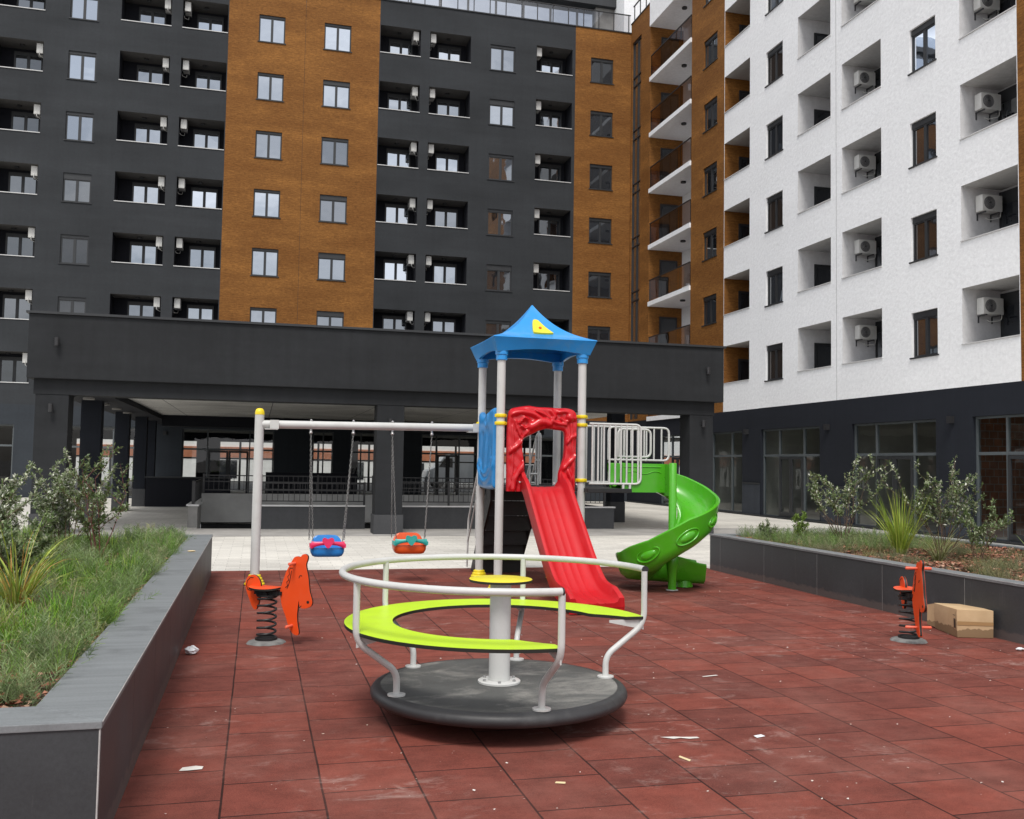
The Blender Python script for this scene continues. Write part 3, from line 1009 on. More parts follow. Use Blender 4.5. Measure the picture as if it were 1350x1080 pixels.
for ci, (a, b) in enumerate(WW):
    for k in range(8):
        window(TW, wing, a, b, WS[k] - .13, WS[k] + 1.13, M['glass'] if (ci == 0 and k == 3) else (M['glass_brown'] if (k + ci) % 2 else M['glass_wing']), shutter=.17, depth=.08)
# rust end near the camera
m = MB(); facade(m, TW, Y0, YW0, ZG, ZW, [(15.4, 16.6, WS[k] - .13, WS[k] + 1.13, .13) for k in range(7)]); m.build('rust_wall', M['rust'], wing)['label'] = 'rust wall at the right edge'
# rust strip with one window column
m = MB(); facade(m, TW, YW1, 37.5, ZG, ZW, [(35.1, 36.33, WS[k] - .15, WS[k] + 1.02, .13) for k in range(8)]); m.build('rust_wall', M['rust'], wing)['label'] = 'rust strip with one column of windows'
for k in range(8): window(TW, wing, 35.1, 36.33, WS[k] - .15, WS[k] + 1.02, M['glass_dark'], shutter=.15)
# recessed open balconies between 37.5 and 42.08
DEP = 1.7
m = MB()
m.cur = 0
m.quad(TW(42.08, ZG, 0), TW(42.08, ZG, DEP), TW(42.08, ZW, DEP), TW(42.08, ZW, 0))
m.quad(TW(37.5, ZG, 0), TW(37.5, ZG, DEP), TW(37.5, ZW, DEP), TW(37.5, ZW, 0))
m.cur = 1
m.quad(TW(37.5, ZG, DEP), TW(42.08, ZG, DEP), TW(42.08, ZW, DEP), TW(37.5, ZW, DEP))
m.build('recess_wall', [M['rust'], M['white']], wing)
for k in range(8):
    fl = WS[k] - .95
    m = MB(); m.tbox(TW, 37.52, 42.06, -.06, DEP - .003, fl - .2, fl)
    m.build('balcony_slab', M['white'], wing)
    dmb = MB(); dmb.box(XW + .55, XW + 1.45, 42.03, 42.077, fl + .003, fl + 2.05); dd = dmb.build('balcony_door', M['frame'], wing)
    p = MB(); p.quad((XW + .63, 42.026, fl + .1), (XW + 1.37, 42.026, fl + .1), (XW + 1.37, 42.026, fl + 1.95), (XW + .63, 42.026, fl + 1.95)); p.build('pane', M['glass_dark'], dd)
    dmb = MB(); dmb.tbox(TW, 38.3, 39.6, DEP - .05, DEP - .003, fl + .003, fl + 2.05); dd = dmb.build('balcony_door', M['frame'], wing)
    p = MB(); p.quad(TW(38.4, fl + .1, DEP - .054), TW(39.5, fl + .1, DEP - .054), TW(39.5, fl + 1.95, DEP - .054), TW(38.4, fl + 1.95, DEP - .054)); p.build('pane', M['glass_dark'], dd)
    m = MB(); m.lathe([(.12, -.07), (.12, 0)], (XW + .7, 39.8, fl - .203), 14); m.build('ceiling_lamp', M['lamp_dark'], wing)
    if k < 7:
        m = MB(); m.quad(TW(37.55, fl + .06, 0), TW(42.0, fl + .06, 0), TW(42.0, fl + 1.0, 0), TW(37.55, fl + 1.0, 0)); gl = m.build('balcony_glass', M['bronze_glass'], wing)
        m = MB(); m.tbox(TW, 37.55, 42.0, -.02, .02, fl + 1.0, fl + 1.04)
        for u in np.linspace(37.57, 41.98, 5): m.tbox(TW, u - .015, u + .015, .01, .04, fl, fl + 1.0)
        m.build('railing', M['lamp_dark'], gl)
    else:
        m = MB(); m.tbox(TW, 37.52, 42.06, -.058, .1, fl + .003, fl + 1.25); m.build('parapet', M['white'], wing)
# rust corner strip with the stairwell glazing
m = MB(); facade(m, TW, YR, YRE, ZG, ZR + .45, [(43.22, 44.40, 4.0, 22.9, .16)])
m.build('rust_wall', M['rust'], wing)['label'] = 'rust wall in the inner corner with tall stair glazing'
m = MB()
for u in (43.25, 43.75, 44.34): m.tbox(TW, u, u + .05, .05, .12, 4.0, 22.9)
z = 4.4
while z < 22.9:
    m.tbox(TW, 43.22, 44.4, .055, .115, z, z + .06); m.tbox(TW, 43.22, 44.4, .055, .115, z + .45, z + .5)
    z += 1.35 * 2
m.tbox(TW, 43.22, 44.4, .05, .12, 22.82, 22.9)
m.build('stair_glazing', M['frame'], wing)
m = MB(); m.quad(TW(43.22, 4.0, .1), TW(44.4, 4.0, .1), TW(44.4, 22.9, .1), TW(43.22, 22.9, .1)); m.build('stair_pane', M['glass_dark'], wing)
m = MB(); m.tbox(TW, YR, YRE, -.03, .2, ZR + .45, ZR + .5); m.build('parapet_cap', M['frame'], wing)
m = MB()
for u in np.arange(42.2, 44.6, .75): m.tbox(TW, u - .02, u + .02, .1, .14, ZR + .5, ZR + 1.4)
m.tbox(TW, YR, YRE, .09, .15, ZR + 1.4, ZR + 1.44)
m.build('terrace_railing', M['lamp_dark'], wing)
m = MB(); m.box(XW + .05, XW + 9, Y0, YR, ZW - .05, ZW); m.build('roof', M['concrete'], wing)
m = MB()
m.quad((XW, Y0, 0), (XW + 9, Y0, 0), (XW + 9, Y0, ZW), (XW, Y0, ZW))
m.quad((XW + 9, Y0, 0), (XW + 9, YT, 0), (XW + 9, YT, ZW), (XW + 9, Y0, ZW))
m.build('rear_wall', M['dark'], wing)
# shop floor
WB = [(8.9, 11.5, [10.2]), (12.6, 15.9, [13.7, 14.9]), (17.0, 20.82, [18.2, 19.76]), (22.2, 26.0, [23.22, 24.92]), (27.75, 31.53, [28.84, 30.42]), (32.93, 35.55, [33.92]), (37.2, 40.6, [38.3, 39.5])]
m = MB(); facade(m, TW, Y0, YT, 0, ZG - .002, [(a, b, .06, 3.12, .16) for a, b, c in WB]); m.build('ground_floor_wall', M['navy'], wing)
for i, (a, b, c) in enumerate(WB):
    shop(TW, wing, a, b, c, top=3.118, tr=2.18, door_cell=1 if len(c) == 2 else None, glass='wing_glass')
for (a, b) in ((11.6, 12.5), (16.0, 16.9), (20.92, 22.1), (26.1, 27.66), (31.6, 32.86), (35.65, 37.1)):
    m = MB(); m.tbox(TW, a, b, -.03, .0, .05, 1.14); m.build('plinth_panel', M['navy_plinth'], wing)
    m = MB(); m.tbox(TW, a, b, -.045, .0, 1.145, 1.2); m.build('plinth_cap', M['frame'], wing)
for u in (16.4, 21.55, 27.25, 32.5):
    m = MB(); m.tbox(TW, u - .07, u + .07, -.14, 0, 2.98, 3.16); m.build('wall_lamp', M['lamp_dark'], wing)
m = MB(); m.tbox(TW, Y0, YT - .2, -.09, -.0, -.05, .05); m.build('base_kerb', M['frame'], wing)
# shop interiors
m = MB()
m.cur = 0
m.quad(TW(Y0, .01, .2), TW(YT, .01, .2), TW(YT, .01, 4.5), TW(Y0, .01, 4.5))
m.quad(TW(Y0, 3.6, .2), TW(YT, 3.6, .2), TW(YT, 3.6, 4.5), TW(Y0, 3.6, 4.5))
m.build('interior_slab', M['interior'], wing)
m = MB(); m.quad(TW(Y0, .012, 4.4), TW(YT, .012, 4.4), TW(YT, 3.6, 4.4), TW(Y0, 3.6, 4.4))
m.build('interior_wall', M['interior'], wing)
for u in (11.9, 16.5, 21.5, 26.9, 32.2, 36.2):
    m = MB(); m.tbox(TW, u, u + .2, .2, 4.38, .012, 3.6); m.build('partition_wall', M['brick'] if u in (21.5, 11.9) else M['interior'], wing)

# ================= CANOPY PODIUM
pod = thing('entrance_canopy', 'long charcoal flat roofed canopy on pillars behind the play tower', 'canopy', (3.4, 23, 0))
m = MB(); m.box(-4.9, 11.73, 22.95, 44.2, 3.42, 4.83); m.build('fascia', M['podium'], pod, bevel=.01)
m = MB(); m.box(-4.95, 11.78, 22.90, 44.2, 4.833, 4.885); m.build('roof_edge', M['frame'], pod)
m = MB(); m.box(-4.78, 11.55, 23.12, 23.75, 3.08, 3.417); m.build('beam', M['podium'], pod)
PX = [(-4.74, -4.06), (2.75, 3.40), (10.86, 11.52)]
for a, b in PX:
    m = MB(); m.box(a, b, 23.13, 23.75, .0, 3.077); pl = m.build('pillar', M['podium'], pod, bevel=.008)
    m = MB(); m.box(a - .025, b + .025, 23.105, 23.775, .0, .46); m.build('pillar_base', M['grey_plinth'], pl, bevel=.006)
for (a, b, y) in ((-4.5, -4.0, 27.4), (-4.48, -4.05, 33.6), (-4.25, -3.85, 36.9), (-4.3, -3.9, 40.5), (10.5, 10.93, 27.9)):
    m = MB(); m.box(a, b, y, y + .45, .0, 3.35); pl = m.build('pillar', M['navy'], pod)
    m = MB(); m.box(a - .02, b + .02, y - .02, y + .47, .0, .62); m.build('pillar_base', M['grey_plinth'], pl)
m = MB(); m.quad((-3.5, 23.76, 3.36), (11.3, 23.76, 3.36), (11.3, 38.5, 3.36), (-3.5, 38.5, 3.36)); m.build('soffit', M['soffit'], pod)
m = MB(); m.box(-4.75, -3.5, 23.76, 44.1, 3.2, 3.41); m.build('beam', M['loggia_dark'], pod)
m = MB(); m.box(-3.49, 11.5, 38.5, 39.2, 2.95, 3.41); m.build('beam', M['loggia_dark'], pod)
for y in (26, 28.5, 31, 33.5):
    m = MB(); m.lathe([(.14, -.05), (.14, 0)], (-4.1, y, 3.199), 16); m.build('soffit_lamp', M['concrete'], pod)
for (x, y, z) in ((-4.3, 22.95, 4.22), (-4.4, 23.13, 2.78), (3.06, 23.13, 2.66), (11.24, 22.95, 4.22), (11.2, 23.13, 2.85)):
    m = MB(); m.cyl((x, y - .11, z - .09), (x, y - .11, z + .09), .05, 12); m.box(x - .02, x + .02, y - .08, y, z - .03, z + .03); m.build('wall_lamp', M['lamp_dark'], pod, smooth=40)

# ramp walls, low walls, fences
m = MB(); m.box(-.04, 2.72, 25.0, 25.2, 0, .56)
lw = thing('low_wall', 'low grey wall with white coping under the fence behind the swings', 'low wall', (1.3, 25.1, 0))
m.build('wall', M['grey_plinth'], lw)
m = MB(); m.box(-.08, 2.72, 24.97, 25.23, .563, .60); m.build('coping', M['coping_white'], lw)
lw = thing('low_wall', 'low grey wall with white coping right of the middle canopy pillar', 'low wall', (6.4, 25.1, 0))
m = MB(); m.box(3.43, 9.5, 25.0, 25.2, 0, .56); m.box(9.3, 9.5, 25.2, 27.4, -.9, .56); m.build('wall', M['grey_plinth'], lw)
m = MB(); m.box(3.43, 9.53, 24.97, 25.23, .563, .60); m.build('coping', M['coping_white'], lw)
lw = thing('low_wall', 'short pale side wall of the garage ramp carrying a dark railing', 'low wall', (-1.5, 26, 0))
m = MB(); m.box(-1.63, -1.41, 25.55, 29.6, -.012, .53); m.box(-1.41, -1.40, 25.55, 27.2, -.9, .53); m.build('wall', M['concrete'], lw)
m = MB(); m.box(-1.67, -1.37, 25.52, 29.6, .533, .575); m.build('coping', M['coping_white'], lw)
lw = thing('low_wall', 'plain grey rear wall of the sunken garage ramp', 'low wall', (4.4, 27.3, 0))
m = MB(); m.box(-1.40, 9.29, 27.2, 27.4, .03, .80); m.build('wall', M['pit_wall'], lw)
m = MB(); m.box(-1.40, 9.29, 27.3, 27.4, -.9, .027); m.build('garage_opening_shade', M['pit_dark'], lw)  # solid black panel, painted as the shade in the opening
lw = thing('low_wall', 'dark panel wall under the canopy left of the ramp', 'low wall', (-2.5, 36.7, 0))
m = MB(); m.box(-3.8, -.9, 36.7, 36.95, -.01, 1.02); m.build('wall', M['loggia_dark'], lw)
m = MB(); m.box(-3.84, -.86, 36.67, 36.98, 1.023, 1.07); m.build('coping', M['frame'], lw)
lw = thing('low_wall', 'black wall under the canopy behind the ramp fence, left of middle pillar', 'low wall', (1.8, 33, 0))
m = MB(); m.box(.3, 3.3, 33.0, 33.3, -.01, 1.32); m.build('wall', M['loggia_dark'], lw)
def fence(x0, x1, y, z0, h, label, step=.13, group='dark metal fences by the garage ramp'):
    f = thing('fence', label, 'fence', ((x0 + x1) / 2, y, z0), group=group)
    m = MB()
    m.box(x0, x1, y - .015, y + .015, z0 + h - .03, z0 + h)
    m.box(x0, x1, y - .012, y + .012, z0 + h - .19, z0 + h - .165)
    m.box(x0, x1, y - .012, y + .012, z0 + .08, z0 + .105)
    m.build('rail', M['lamp_dark'], f)
    m = MB()
    n = max(2, int((x1 - x0) / step))
    for i in range(1, n): 
        x = x0 + (x1 - x0) * i / n
        m.box(x - .007, x + .007, y - .007, y + .007, z0 + .105, z0 + h - .03)
    m.build('bars', M['lamp_dark'], f)
    n = max(2, round((x1 - x0) / 1.5) + 1)
    for i in range(n):
        x = x0 + (x1 - x0) * i / (n - 1)
        m = MB(); m.box(x - .025, x + .025, y - .025, y + .025, z0, z0 + h + .03); m.build('post', M['lamp_dark'], f)
fence(.0, 2.70, 25.1, .60, .56, 'dark metal fence on the low wall behind the swings')
fence(3.46, 9.25, 25.1, .60, .62, 'dark metal fence on the low wall right of the middle pillar')
fence(-1.36, 9.2, 27.3, .80, .50, 'dark metal fence on the rear wall of the ramp')
f = thing('fence', 'dark railing running back along the short ramp side wall', 'fence', (-1.52, 27, .575))
m = MB()
m.box(-1.56, -1.48, 25.75, 25.83, .575, 1.16)
m.box(-1.54, -1.50, 25.83, 29.5, 1.10, 1.14)
for i in range(24):
    y = 25.95 + i * .15
    m.box(-1.555, -1.485, y, y + .03, .62, 1.10)
m.build('panel', M['lamp_dark'], f)

# street behind: building and van seen through the shop glazing
sb = thing('street_building', 'pale building with brick band across the street, seen through the shop glass', 'building', (0, 80, 0))
m = MB(); m.box(-40, 40, 80, 90, 0, 1.9); m.box(-40, 40, 80.02, 90, 2.75, 9); m.build('wall', M['street_white'], sb)
m = MB(); m.box(-40, 40, 79.9, 90, 1.903, 2.747); m.build('brick_band', M['street_brick'], sb)
for i in range(16):
    x = -38 + i * 5
    m = MB(); m.box(x, x + 1.5, 79.95, 79.995, .3, 1.7); m.build('window', M['glass_dark'], sb)
van = thing('parked_van', 'white panel van parked on the street, seen through the glazing', 'van', (14.2, 68, 0))
prof = [(-2.7, .35), (2.5, .35), (2.55, 2.2), (2.35, 2.35), (-1.0, 2.35), (-1.5, 2.15), (-2.05, 1.45), (-2.65, 1.2), (-2.75, .8)]
m = MB(); m.extrude_poly(prof, lambda u, v, d: (14.2 + u, 68 + d, v), -.95, .95); m.build('body', M['van'], van, bevel=.08, smooth=40)
for wx in (-1.8, 1.7):
    for wy in (-.9, .72):
        m = MB(); m.cyl((14.2 + wx, 68 + wy - .02, .34), (14.2 + wx, 68 + wy + .2, .34), .34, 20); m.build('wheel', M['tyre'], van, smooth=40)
m = MB(); m.extrude_poly([(-1.85, 1.45), (-1.42, 2.05), (-.85, 2.1), (-.85, 1.45)], lambda u, v, d: (14.2 + u, 67.04 + d, v), 0, .02); m.build('side_window', M['glass_dark'], van)

# ------------------------------------------------------------------ planters
def planter(label, x_in, x_out, y0, y1, h, cw, side, panel=1.0, loc=None):
    """x_in = face toward the playground; side +1: playground lies at +x of the planter"""
    p = thing('planter', label, 'planter', ((x_in + x_out) / 2, (y0 + y1) / 2, 0))
    t = .04; z1 = h - .035; dirx = -side
    m = MB()
    # playground side panels
    y = y0 + t
    while y < y1 - .05:
        e = min(y + panel, y1)
        xa, xb = sorted((x_in, x_in + dirx * t))
        m.box(xa, xb, y + .0025, e - .0025, .0, z1)
        y = e
    xs = sorted((x_in, x_out)); x = xs[0]
    x = xs[1]
    while x > xs[0] + .05:
        e = max(x - 1.2, xs[0])
        for (ya, yb) in ((y0, y0 + t), (y1 - t, y1)):
            a, b = e + .0025, x - .0025
            if side > 0: b = min(b, x_in - .0)
            if ya == y1 - t:
                if side > 0: b = min(b, x_in - t - .002)
                else: a = max(a, x_in + t + .002)
            m.box(a, b, ya, yb, .0, z1)
        x = e
    xa, xb = sorted((x_out, x_out - dirx * t))
    m.box(xa, xb, y0 + t + .002, y1 - t - .002, 0, z1)
    m.build('cladding', M['clad'], p, bevel=.0015)
    # pale grout core behind the joints
    m = MB()
    xa, xb = sorted((x_in + dirx * .0015, x_in + dirx * .18))
    m.box(xa, xb, y0 + .03, y1 - .03, 0, z1 - .004)
    m.box(xs[0] + .05, xs[1] - .05, y0 + .0015, y0 + .18, 0, z1 - .005)
    m.box(xs[0] + .05, xs[1] - .05, y1 - .18, y1 - .006, 0, z1 - .005)
    m.build('core', M['clad_edge'], p)
    # coping: four mitred slabs
    m = MB(); o = .008
    X0, X1 = xs[0] - o, xs[1] + o; Ya, Yb = y0 - o, y1 + o
    A = [(X0, Ya), (X1, Ya), (X1, Yb), (X0, Yb)]
    B = [(X0 + cw, Ya + cw), (X1 - cw, Ya + cw), (X1 - cw, Yb - cw), (X0 + cw, Yb - cw)]
    for i in range(4):
        j = (i + 1) % 4
        q = [A[i], A[j], B[j], B[i]]
        m.add([(a, b, z1 + .003) for a, b in q] + [(a, b, h) for a, b in q], [(3, 2, 1, 0), (4, 5, 6, 7), (0, 1, 5, 4), (1, 2, 6, 5), (2, 3, 7, 6), (3, 0, 4, 7)])
    m.build('coping', M['coping'], p, bevel=.004)
    # pale worn arrises
    m = MB(); e = .004
    xa, xb = sorted((x_in + side * .010, x_in + side * .004))
    m.box(xa, xb, Ya + .01, Yb - .01, h - .007, h - .002)
    m.build('edge_trim', M['clad_edge'], p)
    m = MB(); xa, xb = sorted((x_in + side * .0015, x_in - side * .004))
    m.box(xa, xb, y0 - .0015, y0 + .004, .0, z1); m.build('edge_trim', M['clad_edge'], p)
    # soil with gentle relief
    nx, ny = 40, 90
    gx = np.linspace(X0 + cw - .02, X1 - cw + .02, nx); gy = np.linspace(Ya + cw - .02, Yb - cw + .02, ny)
    rows = [[(x, yy, h - .07 + .02 * sin(x * 3.1 + yy * 2) + .015 * sin(yy * 5.3 - x * 4) + random.uniform(-.008, .008)) for x in gx] for yy in gy]
    m = MB(); m.grid(rows); m.build('soil', M['soil'], p, smooth=60)
    return p
planter('long dark stone raised planter on the left, full of grass and shrubs', -.6, -5.4, 4.42, 15.0, .6, .32, +1, 1.15)
planter('long dark stone raised planter on the right behind the cardboard box', 7.4, 11.2, 4.6, 14.95, .6, .20, -1, 1.42)

# ------------------------------------------------------------------ vegetation
def blades(P, L, W, lean, heads, curve, seg=3):
    """grass blades as strips. P (n,3), L length, W width, heads azimuth, lean initial tilt, curve extra tilt"""
    n = len(P)
    V = np.zeros((n, (seg + 1) * 2, 3)); pos = P.copy()
    side = np.stack([-np.sin(heads), np.cos(heads), np.zeros(n)], 1)
    tw = RNG.uniform(-.9, .9, n)
    side = side * np.cos(tw)[:, None] + np.stack([np.cos(heads), np.sin(heads), np.zeros(n)], 1) * np.sin(tw)[:, None]
    for s in range(seg + 1):
        t = s / seg
        w = W * (1 - t ** 1.6) * .5 + .0004
        V[:, 2 * s] = pos - side * w[:, None]
        V[:, 2 * s + 1] = pos + side * w[:, None]
        if s < seg:
            a = lean + curve * (t + .5 / seg)
            st = L / seg
            pos = pos + np.stack([np.cos(heads) * np.sin(a) * st, np.sin(heads) * np.sin(a) * st, np.cos(a) * st], 1)
    F = []
    base = np.arange(n) * (seg + 1) * 2
    for s in range(seg):
        F.append(np.stack([base + 2 * s, base + 2 * s + 1, base + 2 * s + 3, base + 2 * s + 2], 1))
    return V.reshape(-1, 3), np.concatenate(F), (seg + 1) * 2

def tints(n, per, cols, jit=.25, grad=None):
    cols = np.array(cols); c = cols[RNG.integers(0, len(cols), n)]
    c = c * RNG.uniform(1 - jit, 1 + jit, (n, 1))
    c = np.repeat(c[:, None, :], per, 1)
    if grad:
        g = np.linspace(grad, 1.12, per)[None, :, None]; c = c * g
    return c.reshape(-1, 3)

def patchy(x, y, f, ph):
    return (np.sin(x * f + ph) * np.cos(y * f * 1.3 + ph * 2) + np.sin(x * f * 2.3 - y * f * 1.7 + ph) * .6 + np.sin((x + y) * f * 3.1 + ph * 3) * .35)

def grass_field(name, label, cat, xr, yr, n, z, hmin, hmax, cols, thresh, f, ph, wid=.006, kind='stuff', curve=1.0):
    nb = 18; nc = n // nb
    x = RNG.uniform(*xr, nc); y = RNG.uniform(yr[0], yr[1], nc)
    k = patchy(x, y, f, ph) + RNG.normal(0, .25, nc); keep = k > thresh
    x, y, k = x[keep], y[keep], k[keep]; nc = len(x); m = nc * nb
    S = RNG.uniform(.45, 1.35, nc) * np.clip(.6 + .3 * (k - thresh), .5, 1.25)
    tc_ = np.array(cols)[RNG.integers(0, len(cols), nc)] * RNG.uniform(.6, 1.35, (nc, 1))
    R_ = np.abs(RNG.normal(0, .045, m)); A_ = RNG.uniform(0, 2 * pi, m)
    P = np.stack([np.clip(np.repeat(x, nb) + R_ * np.cos(A_), *xr), np.repeat(y, nb) + R_ * np.sin(A_), np.full(m, z)], 1)
    L = RNG.uniform(hmin, hmax, m) * np.repeat(S, nb)
    V, F, per = blades(P, L, np.full(m, wid) * RNG.uniform(.6, 1.4, m), np.clip(R_ * 6 + RNG.normal(0, .12, m), 0, 1.1), A_ + RNG.normal(0, .5, m), RNG.uniform(.1, curve, m))
    tt = np.repeat(tc_, nb, 0) * RNG.uniform(.75, 1.25, (m, 1))
    dry = RNG.uniform(0, 1, m) < .07; tt[dry] = np.array((.42, .36, .18)) * RNG.uniform(.7, 1.2, (dry.sum(), 1))
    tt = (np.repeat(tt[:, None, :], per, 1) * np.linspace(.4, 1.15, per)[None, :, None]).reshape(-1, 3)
    o = fast_mesh(name, V, F, M['grass'], tint=tt)
    return tag(o, label, cat, kind=kind)
LX, LY = (-4.6, -.93), (4.76, 14.6)
G1 = [(.15, .33, .02), (.20, .38, .03), (.10, .25, .02), (.28, .38, .06)]
G2 = [(.10, .125, .055), (.13, .14, .075), (.085, .10, .05), (.18, .165, .09)]
grass_field('grass', 'fresh green grass growing in tufts across the left planter', 'grass', LX, (5.5, 14.6), 72000, .52, .11, .31, G1, .1, 1.6, .8, .007)
grass_field('grass', 'dry olive grass thinly covering the right planter', 'grass', (7.7, 10.9), (6.0, 14.6), 30000, .52, .05, .16, [(.22, .22, .085), (.30, .27, .12), (.2, .2, .075)], -.1, 2.1, 2.2, .006)

# feathery low shrubs (lavender-like ground cover)
def sprig_template(nl=20, h=.22):
    V = []; F = []
    def q(a, b, w):
        a = np.array(a); b = np.array(b); d = b - a; s = np.cross(d, (RNG.normal(), RNG.normal(), .3)); s = s / np.linalg.norm(s) * w
        k = len(V); V.extend([a - s * .6, a + s * .6, b + s * .25, b - s * .25]); F.append((k, k + 1, k + 2, k + 3))
    q((0, 0, 0), (0, 0, h), .0022)
    for i in range(nl):
        z = h * (.18 + .8 * i / nl); a = i * 2.4; l = .055 * (1.1 - .6 * i / nl)
        q((0, 0, z), (cos(a) * l * .75, sin(a) * l * .75, z + l * .75), .0034)
    return np.array(V), np.array(F)
SPT = [sprig_template() for _ in range(4)]
def sprigs(P, S, tilt, head):
    Vs, Fs, b = [], [], 0
    which = RNG.integers(0, 4, len(P))
    for w in range(4):
        idx = np.where(which == w)[0]
        if not len(idx): continue
        T, F = SPT[w]; n = len(idx)
        V = np.repeat(T[None], n, 0) * S[idx][:, None, None]
        ct, st = np.cos(tilt[idx])[:, None], np.sin(tilt[idx])[:, None]
        x, y, z = V[..., 0], V[..., 1], V[..., 2]
        x2 = x * ct + z * st; z2 = -x * st + z * ct
        ch, sh = np.cos(head[idx])[:, None], np.sin(head[idx])[:, None]
        V = np.stack([x2 * ch - y * sh, x2 * sh + y * ch, z2], 2) + P[idx][:, None, :]
        Fs.append((F[None] + (np.arange(n) * len(T))[:, None, None]).reshape(-1, 4) + b)
        Vs.append(V.reshape(-1, 3)); b += n * len(T)
    return np.concatenate(Vs), np.concatenate(Fs), np.concatenate([np.where(which == w)[0] for w in range(4)]), len(SPT[0][0])
def cover_field(name, label, xr, yr, n, z, smin, smax, cols, thresh, f, ph):
    nb = 26; nc = n // nb
    x = RNG.uniform(*xr, nc); y = RNG.uniform(*yr, nc); k = patchy(x, y, f, ph) + RNG.normal(0, .3, nc)
    kp = (k > thresh) & ((x > 0) | (y > 6.6) | (RNG.uniform(0, 1, nc) < .42)); x, y, k = x[kp], y[kp], k[kp]; nc = len(x); m = nc * nb
    R_ = np.abs(RNG.normal(0, .085, m)); A_ = RNG.uniform(0, 2 * pi, m)
    P = np.stack([np.clip(np.repeat(x, nb) + R_ * np.cos(A_), *xr), np.repeat(y, nb) + R_ * np.sin(A_), np.full(m, z)], 1)
    S = RNG.uniform(smin, smax, m) * np.repeat(RNG.uniform(.6, 1.25, nc), nb)
    V, F, order, per = sprigs(P, S, np.clip(R_ * 5.5 + RNG.normal(0, .15, m), 0, 1.2), A_ + RNG.normal(0, .35, m))
    tc_ = np.repeat(np.array(cols)[RNG.integers(0, len(cols), nc)] * RNG.uniform(.65, 1.25, (nc, 1)), nb, 0)[order] * RNG.uniform(.8, 1.2, (m, 1))
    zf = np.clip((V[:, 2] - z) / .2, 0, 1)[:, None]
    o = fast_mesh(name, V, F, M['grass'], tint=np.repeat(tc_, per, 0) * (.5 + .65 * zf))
    return tag(o, label, 'ground cover', kind='stuff')
C1 = [(.18, .26, .10), (.23, .30, .14), (.14, .22, .07), (.30, .31, .16), (.17, .29, .06)]
cover_field('ground_cover', 'feathery grey green low plants spilling along the left planter edge', LX, LY, 13000, .50, .6, 1.25, C1, -.45, 2.3, 4.1)
cover_field('ground_cover', 'feathery grey green low plants scattered over the right planter', (7.66, 10.9), (5.5, 14.7), 9000, .50, .35, .8, [(.24, .25, .13), (.28, .27, .16), (.19, .22, .10)], .0, 2.6, 1.3)
# a denser ribbon along the inner edge of the left coping and around the far end of the right bed
n = 1900
y = RNG.uniform(5.0, 14.5, n); x = -.97 - np.abs(RNG.normal(0, .22, n)); P = np.stack([x, y, np.full(n, .5)], 1)
V, F, od, per = sprigs(P, RNG.uniform(.6, 1.25, n), RNG.uniform(0, .9, n), RNG.uniform(0, 2 * pi, n))
tag(fast_mesh('ground_cover', V, F, M['grass'], tint=tints(n, per, C1, .3)), 'trailing grey green sprigs hanging at the inner edge of the left coping', 'ground cover', kind='stuff')
n = 1500
y = RNG.uniform(12.2, 14.7, n); x = RNG.uniform(7.65, 10, n); P = np.stack([x, y, np.full(n, .5)], 1)
V, F, od, per = sprigs(P, RNG.uniform(.6, 1.3, n), RNG.uniform(0, .7, n), RNG.uniform(0, 2 * pi, n))
tag(fast_mesh('ground_cover', V, F, M['grass'], tint=tints(n, per, C1, .3)), 'dense grey green sprigs at the far corner of the right planter', 'ground cover', kind='stuff')
# bark mulch
def mulch(xr, yr, n, z, label):
    x = RNG.uniform(*xr, n); y = RNG.uniform(*yr, n)
    l = RNG.uniform(.010, .034, n); w = RNG.uniform(.004, .011, n); a = RNG.uniform(0, 2 * pi, n)
    dz = RNG.uniform(-.012, .012, (n, 4)); zz = z + RNG.uniform(0, .03, n) + .02 * np.sin(x * 3.1 + y * 2) + .015 * np.sin(y * 5.3 - x * 4)
    V = np.zeros((n, 4, 3)); ca, sa = np.cos(a), np.sin(a)
    for i, (su, sv) in enumerate(((-1, -1), (1, -1), (1, 1), (-1, 1))):
        V[:, i, 0] = x + ca * l * su - sa * w * sv; V[:, i, 1] = y + sa * l * su + ca * w * sv; V[:, i, 2] = zz + dz[:, i]
    F = np.arange(n * 4).reshape(n, 4)
    o = fast_mesh('bark_mulch', V.reshape(-1, 3), F, M['chip'], tint=tints(n, 4, [(.30, .115, .07), (.36, .17, .11), (.20, .08, .05), (.38, .24, .17), (.13, .065, .045)], .3))
    tag(o, label, 'bark mulch', kind='stuff')
mulch((-4.6, -.93), (4.75, 14.6), 30000, .535, 'reddish bark mulch between the plants of the left planter')
mulch((7.62, 10.9), (5, 14.7), 26000, .535, 'reddish bark mulch between the plants of the right planter')

def tuft(loc, label, n, L, cols, lean=(.05, .7), curve=(.6, 1.6), wid=.009, name='ornamental_grass', r=.07, seg=6, group=None):
    t = thing(name, label, 'ornamental grass', loc, group=group)
    a = RNG.uniform(0, 2 * pi, n); rr = r * np.sqrt(RNG.uniform(0, 1, n))
    P = np.stack([loc[0] + rr * np.cos(a), loc[1] + rr * np.sin(a), np.full(n, loc[2])], 1)
    V, F, per = blades(P, RNG.uniform(.5, 1.0, n) * L, RNG.uniform(.6, 1.2, n) * wid, RNG.uniform(*lean, n), a + RNG.normal(0, .4, n), RNG.uniform(*curve, n), seg)
    fast_mesh('blades', V, F, M['grass'], t, tint=tints(n, per, cols, .3, .6))
    return t
YG = [(.42, .50, .08), (.30, .45, .055), (.5, .52, .15), (.22, .36, .05), (.50, .28, .07)]
tuft((-1.72, 8.1, .53), 'arching yellow green ornamental grass with orange tips in the left planter', 130, .95, YG, wid=.012)
